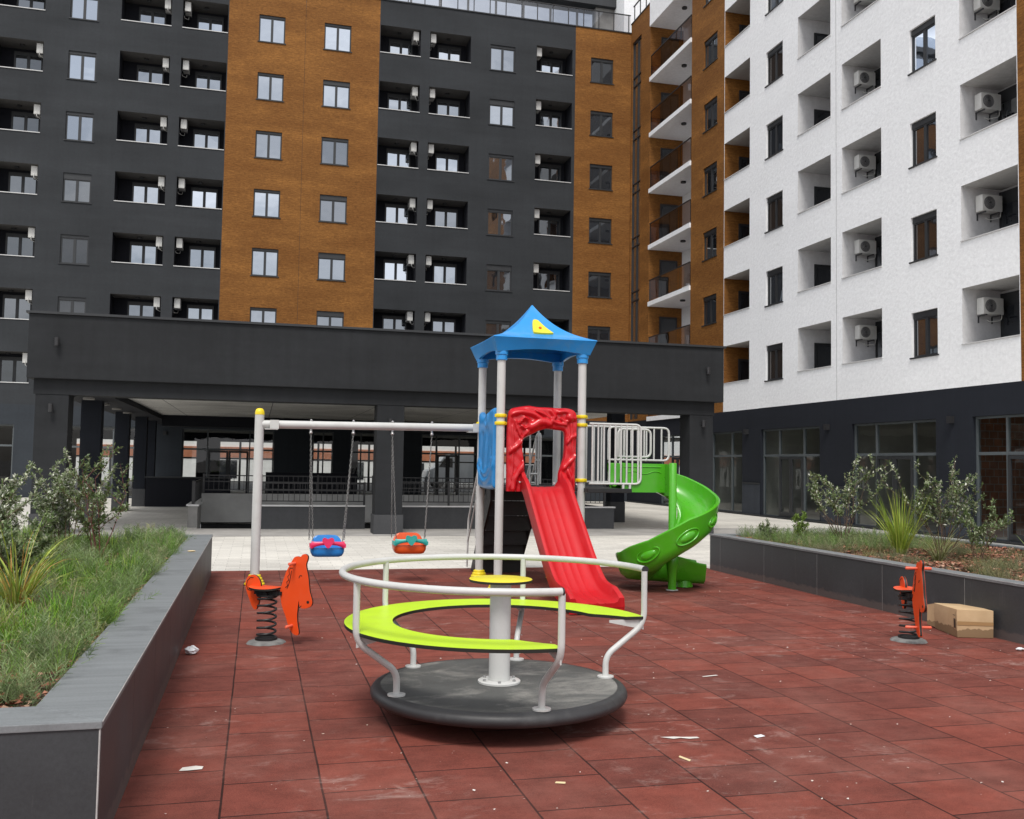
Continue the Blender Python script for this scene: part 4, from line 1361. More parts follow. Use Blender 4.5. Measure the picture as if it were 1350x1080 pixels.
tuft((-2.35, 6.9, .53), 'pale ornamental grass at the left edge of the left planter', 80, .6, [(.24, .27, .08), (.3, .28, .1), (.16, .22, .05)])
tuft((8.62, 11.62, .53), 'upright yellow green ornamental grass between the two right shrubs', 170, 1.05, [(.36, .50, .05), (.26, .40, .045), (.46, .54, .10)], lean=(.02, .35), curve=(.1, .9), wid=.013)
tuft((8.75, 11.0, .53), 'pale dry arching grass under the right shrub', 70, .75, [(.3, .3, .14), (.24, .27, .09)], lean=(.1, .8))
tuft((8.75, 9.1, .53), 'spiky green grass tuft at the right picture edge', 60, .6, [(.14, .22, .06), (.2, .27, .08)], lean=(.1, .9), curve=(.1, .5), wid=.016)
tuft((-2.8, 10.2, .53), 'pale feathery grass behind the left shrubs', 80, .8, [(.22, .24, .10), (.3, .3, .16)], lean=(.05, .6))

def shrub(loc, h, spread, label, cols, nst=9, leaf=.045, dens=1.0, twig=None, lean=(0, 0), leafy_from=.3):
    t = thing('leafy_shrub', label, 'shrub', loc)
    m = MB(); pts = []
    def grow(p, d, L, r, lev):
        n = 5; path = [p]; rr = [r]
        for i in range(n):
            d = (d + Vector((random.gauss(0, .13), random.gauss(0, .13), random.gauss(.05, .06)))).normalized()
            p = p + d * (L / n); path.append(p); rr.append(r * (1 - .75 * (i + 1) / n))
            f = (i + 1) / n
            if lev == 0 and f > .35 and random.random() < .85 or lev == 1 and random.random() < .5:
                if lev < 2:
                    q = Vector((random.gauss(0, 1), random.gauss(0, 1), .35)).normalized()
                    grow(p, (d * .55 + q * .75).normalized(), L * random.uniform(.28, .5), r * .55, lev + 1)
            if p.z - loc[2] > h * leafy_from:
                k = 7 if lev else 3
                for _ in range(int(k * dens)):
                    pts.append((p + d * random.uniform(-L / n, 0) , d))
        m.tube(path, rr, 5)
    for i in range(nst):
        a = 2 * pi * i / nst + random.uniform(-.3, .3); s = random.uniform(.2, 1) * spread
        d = Vector((cos(a) * s + lean[0], sin(a) * s + lean[1], 1)).normalized()
        grow(Vector(loc) + Vector((cos(a) * .03, sin(a) * .03, -.03)), d, h * random.uniform(.65, 1.0), .008, 0)
    m.build('stems', twig or M['twig'], t, smooth=60)
    n = len(pts)
    P = np.array([p[0] for p in pts]); D = np.array([p[1] for p in pts])
    dirs = RNG.normal(0, 1, (n, 3)); dirs += D * .6 + np.array([0, 0, .25]); dirs /= np.linalg.norm(dirs, axis=1)[:, None]
    side = np.cross(dirs, RNG.normal(0, .35, (n, 3)) + np.array([0, 0, 1])); side /= np.linalg.norm(side, axis=1)[:, None] + 1e-6
    up = np.cross(side, dirs)
    Ls = leaf * RNG.uniform(.6, 1.3, n)[:, None]; Ws = Ls * .24
    b = P + dirs * .008
    V = np.stack([b, b + dirs * Ls * .5 - side * Ws + up * Ws * .35, b + dirs * Ls, b + dirs * Ls * .5 + side * Ws + up * Ws * .35, b + dirs * Ls * .5 - up * Ws * .1], 1)
    k = np.arange(n)[:, None] * 5
    F = np.concatenate([k + np.array([[0, 1, 2, 4]]), k + np.array([[0, 4, 2, 3]])])
    fast_mesh('foliage', V.reshape(-1, 3), F, M['leaf'], t, tint=tints(n, 5, cols, .35), smooth=False)
    return t
DG = [(.10, .16, .05), (.14, .21, .07), (.08, .125, .04), (.24, .29, .14)]
SV = [(.24, .30, .15), (.40, .44, .29), (.15, .22, .08), (.62, .63, .54), (.14, .20, .07)]
shrub((-2.45, 10.3, .52), .98, .6, 'grey leaved shrub with pale flower tips at the far left of the left planter', SV, 13, .042, 1.3)
shrub((-2.2, 12.6, .52), .95, .5, 'tall pale tipped shrub in front of the left canopy pillar', SV, 12, .042, 1.2)
shrub((-1.74, 12.0, .52), .98, .16, 'slender leafy shrub with reddish stems beside the pale tipped shrub', DG + [(.12, .15, .05)], 6, .045, .8, twig=mat('red_stem', (.16, .05, .045), .7, .2, 20))
shrub((-2.05, 9.2, .52), .62, .8, 'dark low shrub in front of the tall grey shrub in the left planter', DG + SV[:2], 9, .042, .9)
shrub((8.95, 13.45, .52), 1.10, .55, 'upright green shrub with bare lower stems in the right planter', DG + SV + [(.26, .30, .12)], 9, .046, .95, lean=(-.12, 0), leafy_from=.45)
shrub((9.05, 11.3, .52), 1.16, .5, 'tall open shrub with curving stems right of the upright grass', DG + SV, 9, .046, .8, leafy_from=.4)
shrub((9.15, 10.75, .52), .7, .5, 'small dark shrub beside the tall open shrub in the right planter', DG + SV[:3], 6, .042, .8)
shrub((8.1, 14.3, .52), .32, .7, 'little leafy plant at the far corner of the right planter', DG + SV + [(.2, .24, .12)], 6, .034, .7)
shrub((8.35, 13.75, .52), .50, .25, 'single sprouting bright green stem near the far corner of right planter', [(.24, .34, .08), (.18, .28, .05)], 3, .04, .8)

# ------------------------------------------------------------------ merry-go-round
CX, CY = 1.64, 6.47
mg = thing('merry_go_round', 'round playground carousel with lime ring bench and grey platform', 'merry-go-round', (CX, CY, .012))
c0 = (CX, CY, 0)
m = MB()
m.cur = 0
m.lathe([(0, .222), (.80, .222)], c0, 72, cap=False)
m.cur = 1
m.lathe([(.80, .222), (.83, .219), (.853, .208), (.866, .188), (.868, .168), (.858, .148), (.835, .133), (.78, .122), (.5, .11), (0, .105)], c0, 72, cap=False)
m.build('platform', [M['platform'], M['platform_rim']], mg, smooth=40, merge=True)
m = MB(); m.lathe([(.30, .012), (.30, .11)], c0, 32); m.build('bearing', M['black_plastic'], mg)
m = MB(); m.lathe([(.072, .222), (.072, .895)], c0, 32); m.lathe([(.145, .224), (.145, .236), (.138, .240), (.0725, .240)], c0, 40, cap=False)
hub = m.build('hub_post', M['steel_white'], mg, smooth=40)
m = MB()
for k in range(6):
    a = k * pi / 3 + .3; m.lathe([(.011, .24), (.011, .252), (.006, .254)], (CX + .115 * cos(a), CY + .115 * sin(a), 0), 8)
m.build('bolt', M['galv'], hub, smooth=40)
m = MB(); m.cur = 0; m.lathe([(0, .922), (.212, .922), (.216, .919)], c0, 48, cap=False); m.cur = 1; m.lathe([(.216, .919), (.216, .903), (0, .900)], c0, 48, cap=False)
m.build('hand_wheel', [M['yellow_hpl'], M['board_edge']], mg, smooth=40, merge=True)
A0, A1 = radians(1.4), radians(275.4)
ZS = .64
m = MB(); n = 90
Ro, Ri = 1.05, .73
pts_o = []; pts_i = []
for i in range(n + 1):
    t = i / n; a = A0 - .02 + (A1 - A0 + .04) * t
    e = min(t, 1 - t) * n                       # taper of the ends
    k = max(0, 1 - e / 4.5)
    ri = Ri + (Ro - .13 - Ri) * k 
    pts_o.append((CX + Ro * cos(a), CY + Ro * sin(a))); pts_i.append((CX + ri * cos(a), CY + ri * sin(a)))
for zt, fl in ((ZS, False), (ZS - .022, True)):
    m.cur = 0 if not fl else 1
    m.grid([[(x, y, zt) for x, y in pts_i], [(x, y, zt) for x, y in pts_o]], flip=fl)
m.cur = 1
loop = pts_o + pts_i[::-1]
L = len(loop)
for i in range(L):
    a, b = loop[i], loop[(i + 1) % L]
    m.quad((*a, ZS), (*b, ZS), (*b, ZS - .022), (*a, ZS - .022))
m.build('bench', [M['lime'], M['board_edge']], mg, merge=True)
legs = [198.4, 275.4, 361.4, 66.3, 129.7]
for i, d in enumerate(legs):
    a = radians(d); u = Vector((cos(a), sin(a), 0)); o = Vector(c0)
    P = lambda r, z: o + u * r + Vector((0, 0, z))
    m = MB(); m.tube(fillet([P(.775, .222), P(.775, .37), P(1.065, .585), P(1.065, .955)], .09, 7), .0215, 14)
    lg = m.build('leg', M['steel_white'], mg, smooth=50)
    m = MB(); m.lathe([(.058, .223), (.058, .232), (.022, .235)], tuple(P(.775, 0)), 20); m.build('foot_plate', M['steel_white'], lg, smooth=40)
    # bracket under the bench
    tv = Vector((-sin(a), cos(a), 0))
    m = MB()
    q = [P(1.06, .545), P(1.06, .617), P(.80, .617), P(.80, .60)]
    m.add([p + tv * .004 for p in q] + [p - tv * .004 for p in q], [(0, 1, 2, 3), (7, 6, 5, 4), (0, 4, 5, 1), (1, 5, 6, 2), (2, 6, 7, 3), (3, 7, 4, 0)])
    m.build('bracket', M['steel_white'], lg, smooth=40)
m = MB()
path = [(CX + 1.07 * cos(A0 + (A1 - A0) * i / 72), CY + 1.07 * sin(A0 + (A1 - A0) * i / 72), .968) for i in range(73)]
m.tube(path, .0235, 14)
m.build('hand_rail', M['steel_white'], mg, smooth=50)
m = MB()
for P_, Q_ in ((path[0], path[1]), (path[-1], path[-2])):
    d = (Vector(P_) - Vector(Q_)).normalized()
    m.tube([Vector(P_) - d * .004, Vector(P_) + d * .006], .0245, 14)
m.build('end_cap', M['lamp_dark'], mg, smooth=50)

# ------------------------------------------------------------------ play tower
TX0, TX1, TY0, TY1 = 3.21, 4.38, 12.83, 13.98
DZ = 1.40
pt = thing('play_tower', 'play tower with blue roof, red slide, green spiral slide and swing beam', 'play tower', (3.8, 13.4, .012))
RP = .058
POST = {'A': (TX0, TY1), 'B': (TX0, TY0), 'C': (TX1, TY0), 'D': (TX1, TY1)}
def collar(p, x, y, z, r=RP, knob=(0, -1)):
    m = MB(); m.lathe([(r + .001, -.024), (r + .013, -.024), (r + .018, -.014), (r + .018, .014), (r + .013, .024), (r + .001, .024)], (x, y, z), 24, cap=False)
    for s in (-1, 1):
        m.box(x + s * (r + .008) - .016, x + s * (r + .008) + .016, y - .014, y + .014, z - .02, z + .02)
    m.build('collar', M['yellow'], p, smooth=40)
def foot(p, x, y):
    m = MB(); prof = []
    for i in range(4):
        r0 = .135 - i * .018; z0 = .013 + i * .036
        prof += [(r0, z0), (r0 + .004, z0 + .012), (r0 - .004, z0 + .028), (r0 - .016, z0 + .032)]
    prof += [(.0, prof[-1][1] + .001)]
    m.lathe(prof, (x, y, 0), 30); m.build('foot_cover', M['yellow'], p, smooth=50)
for k, (x, y) in POST.items():
    m = MB(); m.lathe([(RP, .012), (RP, 3.24)], (x, y, 0), 24)
    p = m.build('post', M['steel_white'], pt, smooth=40)
    zc = {'A': (2.30, 2.19), 'B': (2.37, 2.265), 'C': (2.385, 2.27, 1.50), 'D': (2.37,)}[k]
    for z in zc: collar(p, x, y, z)
    foot(p, x, y)
    m = MB(); m.lathe([(.068, 3.13), (.078, 3.135), (.078, 3.20), (.088, 3.21), (.088, 3.262)], (x, y, 0), 24); m.build('roof_socket', M['blue'], p, smooth=40)
# deck and understructure
m = MB(); m.box(TX0 - .02, TX1 + .02, TY0 - .02, TY1 + .02, DZ - .05, DZ); m.build('deck', M['black_plastic'], pt, bevel=.006)
m = MB(); m.box(TX1 + .025, 5.05, TY0 - .23, TY1 - .12, DZ - .065, DZ - .005); m.build('bridge_deck', M['black_plastic'], pt, bevel=.006)
# black climbing steps behind
m = MB()
sx0, sx1 = TX0 + .18, TX1 - .30
ns = 6
for i in range(ns):
    z = DZ - (i + 1) * DZ / (ns + .0); y = TY1 + .02 + i * .17
    m.box(sx0, sx1, y, y + .24, z + .0, z + .035)
    m.box(sx0 + .001, sx1 - .001, y, y + .02, z + .035, z + .22)
for x in (sx0 - .03, sx1):
    P = [(x, TY1, DZ), (x, TY1, DZ - .24), (x, TY1 + 1.02, .012), (x, TY1 + 1.26, .012), (x, TY1 + .2, DZ)]
    m.add(P + [(a + .03, b, c) for a, b, c in P], [(0, 1, 2, 3, 4), (9, 8, 7, 6, 5), (0, 5, 6, 1), (1, 6, 7, 2), (2, 7, 8, 3), (3, 8, 9, 4), (4, 9, 5, 0)])
st = m.build('steps', M['black_plastic'], pt)
m = MB()
for x in (sx0 - .06, sx1 + .06):
    m.tube(fillet([(x, TY1 + .05, DZ + .02), (x, TY1 + .05, DZ + .78), (x, TY1 + .25, DZ + .78), (x, TY1 + 1.35, .80), (x, TY1 + 1.40, .05)], .08), .016, 8)
    m.tube([(x, TY1 + .30, DZ + .72), (x, TY1 + .30, DZ - .25)], .012, 8)
    m.tube([(x, TY1 + .80, 1.36), (x, TY1 + .80, .55)], .012, 8)
    m.tube([(x, TY1 + .05, DZ + .38), (x, TY1 + .30, DZ + .38), (x, TY1 + 1.37, .45)], .012, 8)
m.build('hand_rail', M['steel_white'], st, smooth=50)
# rear guard inside the arch
m = MB()
for x in (3.86, 3.99): m.tube([(x + .1, TY1, DZ), (x + .1, TY1, 2.33)], .014, 8)
m.tube([(3.96, TY1, DZ + .17), (4.09, TY1, DZ + .17)], .014, 8)
m.tube([(3.96, TY1, 2.33), (TX1, TY1, 2.33)], .016, 8)
m.build('rear_guard', M['steel_white'], pt, smooth=50)

# roof: concave pyramid with sloping fascia
cxr, cyr = (TX0 + TX1) / 2, (TY0 + TY1) / 2
HB, HTp = .665, .745
m = MB(); n = 14; lev = 20
def sq(h, z, sag=0):
    ring = []
    for s in range(4):
        c = [(-1, -1), (1, -1), (1, 1), (-1, 1), (-1, -1)]
        a, b = c[s], c[s + 1]
        for i in range(n):
            t = i / n; w = sin(pi * t)
            ring.append((cxr + (a[0] + (b[0] - a[0]) * t) * h * (1 - .02 * w), cyr + (a[1] + (b[1] - a[1]) * t) * h * (1 - .02 * w), z - sag * w))
    return ring
rows = [sq(HB, 3.245, -.055), sq(HTp - .01, 3.425, -.0), sq(HTp, 3.44), sq(HTp - .012, 3.452)]
for i in range(1, lev + 1):
    t = i / lev
    h = (HTp - .02) * (1 - t) + .012 * t
    z = 3.453 + .555 * (t ** 1.0 * .42 + .58 * t ** 2.6)
    rows.append(sq(h, z, .02 * sin(pi * t)))
m.grid(rows, closed_u=True)
m.add([(cxr, cyr, 4.02)] + rows[-1], [(0, 1 + i, 1 + (i + 1) % (4 * n)) for i in range(4 * n)])
# underside
rows = [sq(HB, 3.245, -.055), sq(HB - .04, 3.25, -.055), sq(HTp - .08, 3.40), sq(.35, 3.52), sq(.02, 3.72)]
m.grid(rows, closed_u=True, flip=True)
roof = m.build('roof', M['blue'], pt, smooth=28, merge=True)
# yellow emblem on the front slope
m = MB()
ty = .30
def on_slope(u, v, lift):
    # v along the slope 0..1 (t parameter), u in metres
    t = v; h = (HTp - .02) * (1 - t) + .012 * t
    z = 3.453 + .555 * (t * .42 + .58 * t ** 2.6) - .02 * sin(pi * t) * max(0, 1 - abs(u) / max(h, .01)) ** .5
    return (cxr + .02 + u, cyr - h * .985 - lift * .75, z + lift)
outl = smooth_poly([(-.11, .33), (.15, .33), (.17, .36), (.03, .70), (.0, .74), (-.05, .74), (-.08, .70), (-.13, .36)], 2)
for lift, sc_, mi in ((.020, 1.0, 0),):
    cx_, cv_ = 0, .5
    nn = len(outl)
    for ring in range(6):
        a, b = 1 - ring / 6, 1 - (ring + 1) / 6
        for i in range(nn):
            p, q = outl[i], outl[(i + 1) % nn]
            f = lambda pp, kk: on_slope(pp[0] * kk, cv_ + (pp[1] - cv_) * kk, lift)
            m.quad(f(p, a), f(q, a), f(q, b), f(p, b))
    for i in range(nn):
        p, q = outl[i], outl[(i + 1) % nn]
        m.quad(on_slope(*p, lift), on_slope(*q, lift), on_slope(*q, -.005), on_slope(*p, -.005))
em = m.build('roof_emblem', M['yellow_hpl'], roof, smooth=50, merge=True)
m = MB()
P0 = Vector(on_slope(.0, .52, .022)); m.tube([P0, P0 + Vector((0, -.008, .010))], .02, 14); m.build('emblem_dot', M['orange'], em, smooth=40)

# sculpted red arch panel
px0, px1, pz0, pz1 = TX0 + .085, TX1 - .085, DZ - .06, 2.515
pw, ph = px1 - px0, pz1 - pz0
outer = [(0.0, 0), (0.0, .2), (-.005, .5), (.0, .78), (.015, .93), (.06, .965), (.18, .985), (.3, 1.0), (.42, .985), (.55, .985), (.7, .98), (.85, .985), (.94, .965), (.985, .93), (1.0, .86), (.99, .7), (.985, .5), (.98, .2), (.98, 0)]
inner = [(.24, 0), (.24, .10), (.25, .25), (.235, .36), (.215, .48), (.21, .56), (.225, .61), (.30, .645), (.38, .68), (.46, .715), (.56, .735), (.68, .725), (.80, .715), (.82, .66), (.82, .52), (.81, .40), (.77, .30), (.735, .20), (.74, .08), (.74, 0)]
def resample(pl, n):
    d = [0]
    for i in range(1, len(pl)): d.append(d[-1] + math.dist(pl[i], pl[i - 1]))
    out = []
    for k in range(n):
        s = d[-1] * k / (n - 1); i = max(j for j in range(len(d)) if d[j] <= s + 1e-9); i = min(i, len(pl) - 2)
        t = (s - d[i]) / (d[i + 1] - d[i]); out.append((pl[i][0] * (1 - t) + pl[i + 1][0] * t, pl[i][1] * (1 - t) + pl[i + 1][1] * t))
    for _ in range(3): out = [out[0]] + [((out[i - 1][0] + 2 * out[i][0] + out[i + 1][0]) / 4, (out[i - 1][1] + 2 * out[i][1] + out[i + 1][1]) / 4) for i in range(1, n - 1)] + [out[-1]]
    return out
VINES = [([(.02, .46), (.12, .52), (.22, .60), (.27, .70)], .035, .04), ([(.08, .02), (.10, .15), (.16, .24), (.24, .33)], .04, .05),
         ([(.05, .9), (.2, .93), (.36, .90), (.52, .82), (.58, .78)], .035, .035), ([(.16, .80), (.22, .86), (.28, .84), (.30, .77), (.24, .73), (.19, .76)], .022, .04),
         ([(.32, .75), (.42, .80), (.52, .82), (.58, .80)], .055, .055), ([(.60, .95), (.66, .88), (.62, .83), (.70, .80), (.82, .79)], .028, .035),
         ([(.72, .93), (.80, .95), (.90, .92), (.95, .86)], .03, .035), ([(.88, .88), (.89, .87)], .055, .055), ([(.97, .66), (.90, .64), (.84, .58)], .03, .035),
         ([(.97, .42), (.88, .35), (.80, .28)], .035, .04), ([(.90, .80), (.92, .6), (.93, .35), (.95, .05)], .022, .022), ([(.06, .75), (.07, .55), (.07, .3), (.03, .05)], .018, .02),
         ([(.13, .74), (.16, .66), (.20, .62)], .02, .025), ([(.10, .82), (.12, .72), (.17, .68)], .018, .025), ([(.86, .25), (.90, .15), (.90, .02)], .025, .028),
         ([(.40, .94), (.52, .90), (.58, .86)], .02, .03), ([(.75, .86), (.80, .82), (.86, .83)], .02, .03)]
def seg_d(p, a, b):
    ax, ay = a; bx, by = b; dx, dy = bx - ax, by - ay
    t = max(0, min(1, ((p[0] - ax) * dx + (p[1] - ay) * dy) / (dx * dx + dy * dy + 1e-12)))
    return math.hypot(p[0] - ax - t * dx, (p[1] - ay - t * dy) * 1.13)
def relief(u, v):
    h = 0
    for pl, w, a in VINES:
        d = min(seg_d((u, v), pl[i], pl[i + 1]) for i in range(len(pl) - 1))
        h = max(h, a * math.sqrt(max(0, 1 - (d / w) ** 2)) if d < w else 0)
    return h + .006 * sin(u * 31 + v * 12) * sin(v * 27)
NO, MR = 150, 26
oo, ii = resample(outer, NO), resample(inner, NO)
m = MB(); rows = []
ybase = TY0 - .045
for j in range(MR + 1):
    s = j / MR; row = []
    for k in range(NO):
        u = oo[k][0] * (1 - s) + ii[k][0] * s; v = oo[k][1] * (1 - s) + ii[k][1] * s
        e = min(s, 1 - s); rim = math.sqrt(max(0, 1 - (1 - min(1, e / .16)) ** 2))
        d = .012 + .040 * rim + relief(u, v) * min(1, e / .10)
        row.append((px0 + u * pw, ybase - d, pz0 + v * ph))
    rows.append(row)
back = [[(px0 + p[0] * pw, ybase + .03, pz0 + p[1] * ph) for p in q] for q in (ii, oo)]
m.grid([back[1]] + rows + back + [])
m.build('arch_panel', M['red'], pt, smooth=50, merge=True)
m = MB()
for (u, v) in ((.10, .035), (.17, .11), (.26, .03), (.66, .10), (.985, .09)):
    m.cyl((px0 + u * pw, ybase - .07, pz0 + v * ph), (px0 + u * pw, ybase - .045, pz0 + v * ph), .011, 10)
m.build('bolt', M['coping_white'], pt, smooth=40)

# blue side panel between the two left posts (plane X = TX0)
m = MB(); ny, nz = 44, 60; front, backr = [], []
y0_, y1_ = TY0 + .10, TY1 - .075; z0_, z1_ = DZ - .05, 2.49
for j in range(nz + 1):
    v = j / nz
    # outline: lower edge curves, top wavy
    rowf, rowb = [], []
    for i in range(ny + 1):
        u = i / ny
        zz = z0_ + (z1_ - z0_) * v
        zlo = z0_ + .02 * (1 - sin(pi * u)); zhi = z1_ - .05 + .05 * sin(pi * u * 2 + .6)
        zz = zlo + (zhi - zlo) * v
        e = min(u, 1 - u, v, 1 - v); rim = math.sqrt(max(0, 1 - (1 - min(1, e / .07)) ** 2))
        g = 0
        if .25 < v < .80 and .15 < u < .85: g = -.022 * max(0, sin((u + (v - .5) * .25) * 6.0 * pi)) ** .5 * min(1, (v - .25) / .06, (.80 - v) / .06)
        arc = abs(math.hypot((u - .5) * 1.05, (v - .62) * 1.2) - .62)
        if v < .4: g += .020 * max(0, 1 - (arc / .05) ** 2) + .018 * max(0, 1 - (abs(math.hypot((u - .5) * 1.05, (v - .62) * 1.2) - .50) / .04) ** 2)
        ring = abs(math.hypot((u - .42) * 1.1, (v - .9) * 1.2) - .09)
        g += .020 * max(0, 1 - (ring / .03) ** 2)
        rowf.append((TX0 - .02 - .052 * rim - g, y0_ + (y1_ - y0_) * u, zz))
        rowb.append((TX0 + .02, y0_ + (y1_ - y0_) * u, zz))
    front.append(rowf); backr.append(rowb)
m.grid(front); m.grid(backr, flip=True)
for row in (0, nz): m.grid([front[row], backr[row]])
for c in (0, ny): m.grid([[r[c] for r in front], [r[c] for r in backr]])
m.build('side_panel', M['blue_deep'], pt, smooth=50, merge=True)

# red straight slide: swept U section
sxc = 3.80
ctrl = [(12.86, 1.40), (12.70, 1.395), (12.55, 1.33), (12.30, 1.115), (11.9, .765), (11.5, .425), (11.2, .225), (11.0, .165), (10.76, .145), (10.50, .135)]
def spline(P, n):
    out = []
    Q = [P[0]] + P + [P[-1]]
    for i in range(1, len(Q) - 2):
        for k in range(n):
            t = k / n
            out.append(tuple(.5 * (2 * Q[i][c] + (Q[i + 1][c] - Q[i - 1][c]) * t + (2 * Q[i - 1][c] - 5 * Q[i][c] + 4 * Q[i + 1][c] - Q[i + 2][c]) * t * t + (3 * Q[i][c] - Q[i - 1][c] - 3 * Q[i + 1][c] + Q[i + 2][c]) * t ** 3) for c in range(len(P[0]))))
    out.append(P[-1]); return out
cl = spline(ctrl, 7)
W2 = .262
sec = [(-W2 - .055, -.03), (-W2 - .062, .0), (-W2 - .055, 1.0), (-W2 - .035, 1.07), (-W2 - .010, 1.06), (-W2 + .005, .98), (-W2 + .02, .35), (-W2 + .06, .06),
       (-.11, .0), (-.10, .05), (-.085, .05), (-.075, 0), (-.02, 0), (-.01, .05), (.01, .05), (.02, 0), (.075, 0), (.085, .05), (.10, .05), (.11, .0)]
sec = sec + [(-a, b) for a, b in sec[:8]][::-1]
m = MB(); rows = []
for i, (y, z) in enumerate(cl):
    t = i / (len(cl) - 1)
    a = cl[max(0, i - 1)]; b = cl[min(len(cl) - 1, i + 1)]
    ty, tz = b[0] - a[0], b[1] - a[1]; l = math.hypot(ty, tz); ny_, nz_ = tz / l, -ty / l      # normal (up)
    hw = .15 if t > .12 else .27 - .9 * t
    if t < .03: hw = .235
    if t > .9: hw = .15 - (t - .9) * .9
    wid = 1.0 + .03 * t
    row = []
    for (sx, sy) in sec:
        h = sy * hw if abs(sx) > .15 else sy * .10
        if abs(sx) > W2 + .05 and sy <= 0: h = -.035 + (sy * .3)
        row.append((sxc + sx * wid, y + ny_ * h, z + nz_ * h))
    rows.append(row)
m.grid(rows)
# underside
m.grid([[r[0] for r in rows], [r[-1] for r in rows]])
m.grid([[(x, y, z) for x, y, z in rows[-1]], [(x, y + .02, .02 + .0 * z) if True else 0 for x, y, z in rows[-1]]])
m.build('slide', M['red_slide'], pt, smooth=45, merge=True)
m = MB(); m.box(sxc - .17, sxc + .17, 10.70, 10.98, .012, .13); m.build('slide_foot', M['red'], pt, bevel=.02, smooth=30)

# white tube guards
def guard(x0, x1, y, z0, z1, n, ends='R', r=.0165):
    m = MB(); c = .09
    if ends == 'R':
        m.tube(fillet([(x0, y, z1), (x1, y, z1), (x1, y, z0), (x0, y, z0)], c), r, 10)
    else:
        m.tube(fillet([(x0, y, z0), (x0, y, z1), (x1, y, z1), (x1, y, z0), (x0, y, z0)], c), r, 10)
    for i in range(n):
        x = x0 + (x1 - x0) * (i + .5) / n if ends == 'R' else x0 + (x1 - x0) * (i + 1) / (n + 1)
        m.tube([(x, y, z0), (x, y, z1)], r * .8, 8)
    g = m.build('guard_rail', M['steel_white'], pt, smooth=50)
    return g
g1 = guard(TX1 + .05, 5.19, TY0 - .20, 1.46, 2.285, 9)
g2 = guard(TX1 + .05, 5.40, TY1, 1.46, 2.31, 8)
g3 = guard(4.95, 5.45, 12.90, 1.84, 2.235, 4, 'X')
g4 = guard(5.05, 6.02, 13.55, 1.80, 2.29, 7, 'X')
m = MB()
for x in (4.93, 5.03):
    m.cyl((x, TY0 - .20, 1.38), (x, TY0 - .20, 1.46), .018, 10)
m.build('bolt', M['coping_white'], g1, smooth=40)

# green spiral slide
GX, GY = 5.55, 12.52
Rm, hw = .425, .235
gpath = []       # (pos, tangent, inner normal, zbottom, wall_out, wall_in)
def zb(th):      # th from 90 down to -270
    k = (90 - th)
    pts = [(0, 1.40), (45, 1.24), (90, 1.03), (135, .84), (180, .62), (225, .36), (270, .21), (315, .17), (360, .15)]
    for (a, za), (b, zb_) in zip(pts, pts[1:]):
        if a <= k <= b: return za + (zb_ - za) * (k - a) / (b - a)
    return .18
for i in range(8):
    t = i / 8
    gpath.append((Vector((4.92 + (GX - 4.92) * t, GY + Rm, 1.42 - .02 * t)), Vector((1, 0, 0)), .325, .325))
for i in range(73):
    th = 90 - 5 * i; a = radians(th)
    wo = .325; wi = .325 - .20 * min(1, max(0, i - 9) / 5)
    wo = .325 + .075 * max(0, 1 - abs(i - 36) / 18) - (.06 * (i - 50) / 22 if i > 50 else 0)
    wi = max(wi, .16) + .15 * min(1, max(0, (i - 42) / 9))
    gpath.append((Vector((GX + Rm * cos(a), GY + Rm * sin(a), zb(th))), Vector((sin(a), -cos(a), 0)), wo, wi))
for i in range(1, 8):
    t = i / 7
    gpath.append((Vector((GX + .66 * t, GY + Rm - .12 * t, .15 - .03 * t)), Vector((1, -.18, 0)).normalized(), .265 - .04 * max(0, t - .4) / .6, .31 - .03 * t + .02 * sin(t * 6.28) - .06 * max(0, t - .6) / .4))
m = MB(); rows = []
for (p, t, wo, wi) in gpath:
    out = Vector((-t.y, t.x, 0))            # left of travel = outer side for clockwise travel
    row = []
    prof = [(hw + .05, wo - .045, 1), (hw + .055, wo - .01, 1), (hw + .035, wo + .008, 1), (hw + .005, wo - .004, 1), (hw - .012, wo * .6, 1), (hw - .05, wo * .22, 1), (hw - .11, .035, 1), (.05, 0, 1),
            (-.05, 0, 1), (-hw + .11, .03, 1), (-hw + .05, wi * .22, 1), (-hw + .012, wi * .6, 1), (-hw - .005, wi - .004, 1), (-hw - .035, wi + .008, 1), (-hw - .055, wi - .01, 1), (-hw - .05, wi - .045, 1)]
    for (s, h, _) in prof: row.append(p + out * s + Vector((0, 0, h)))
    # outside skin
    for (s, h) in ((-hw - .02, wi * .5), (-hw + .005, .0), (-hw + .08, -.06), (0, -.06), (hw - .10, -.045), (hw - .02, .02), (hw + .012, wo * .30), (hw + .022, wo * .62)):
        row.append(p + out * s + Vector((0, 0, h)))
    rows.append(row)
m.grid(rows, closed_u=True)
m.f.append([len(m.v) - len(rows[0]) + k for k in range(len(rows[0]))]); m.mi.append(0)
gs = m.build('spiral_slide', M['green'], pt, smooth=50)
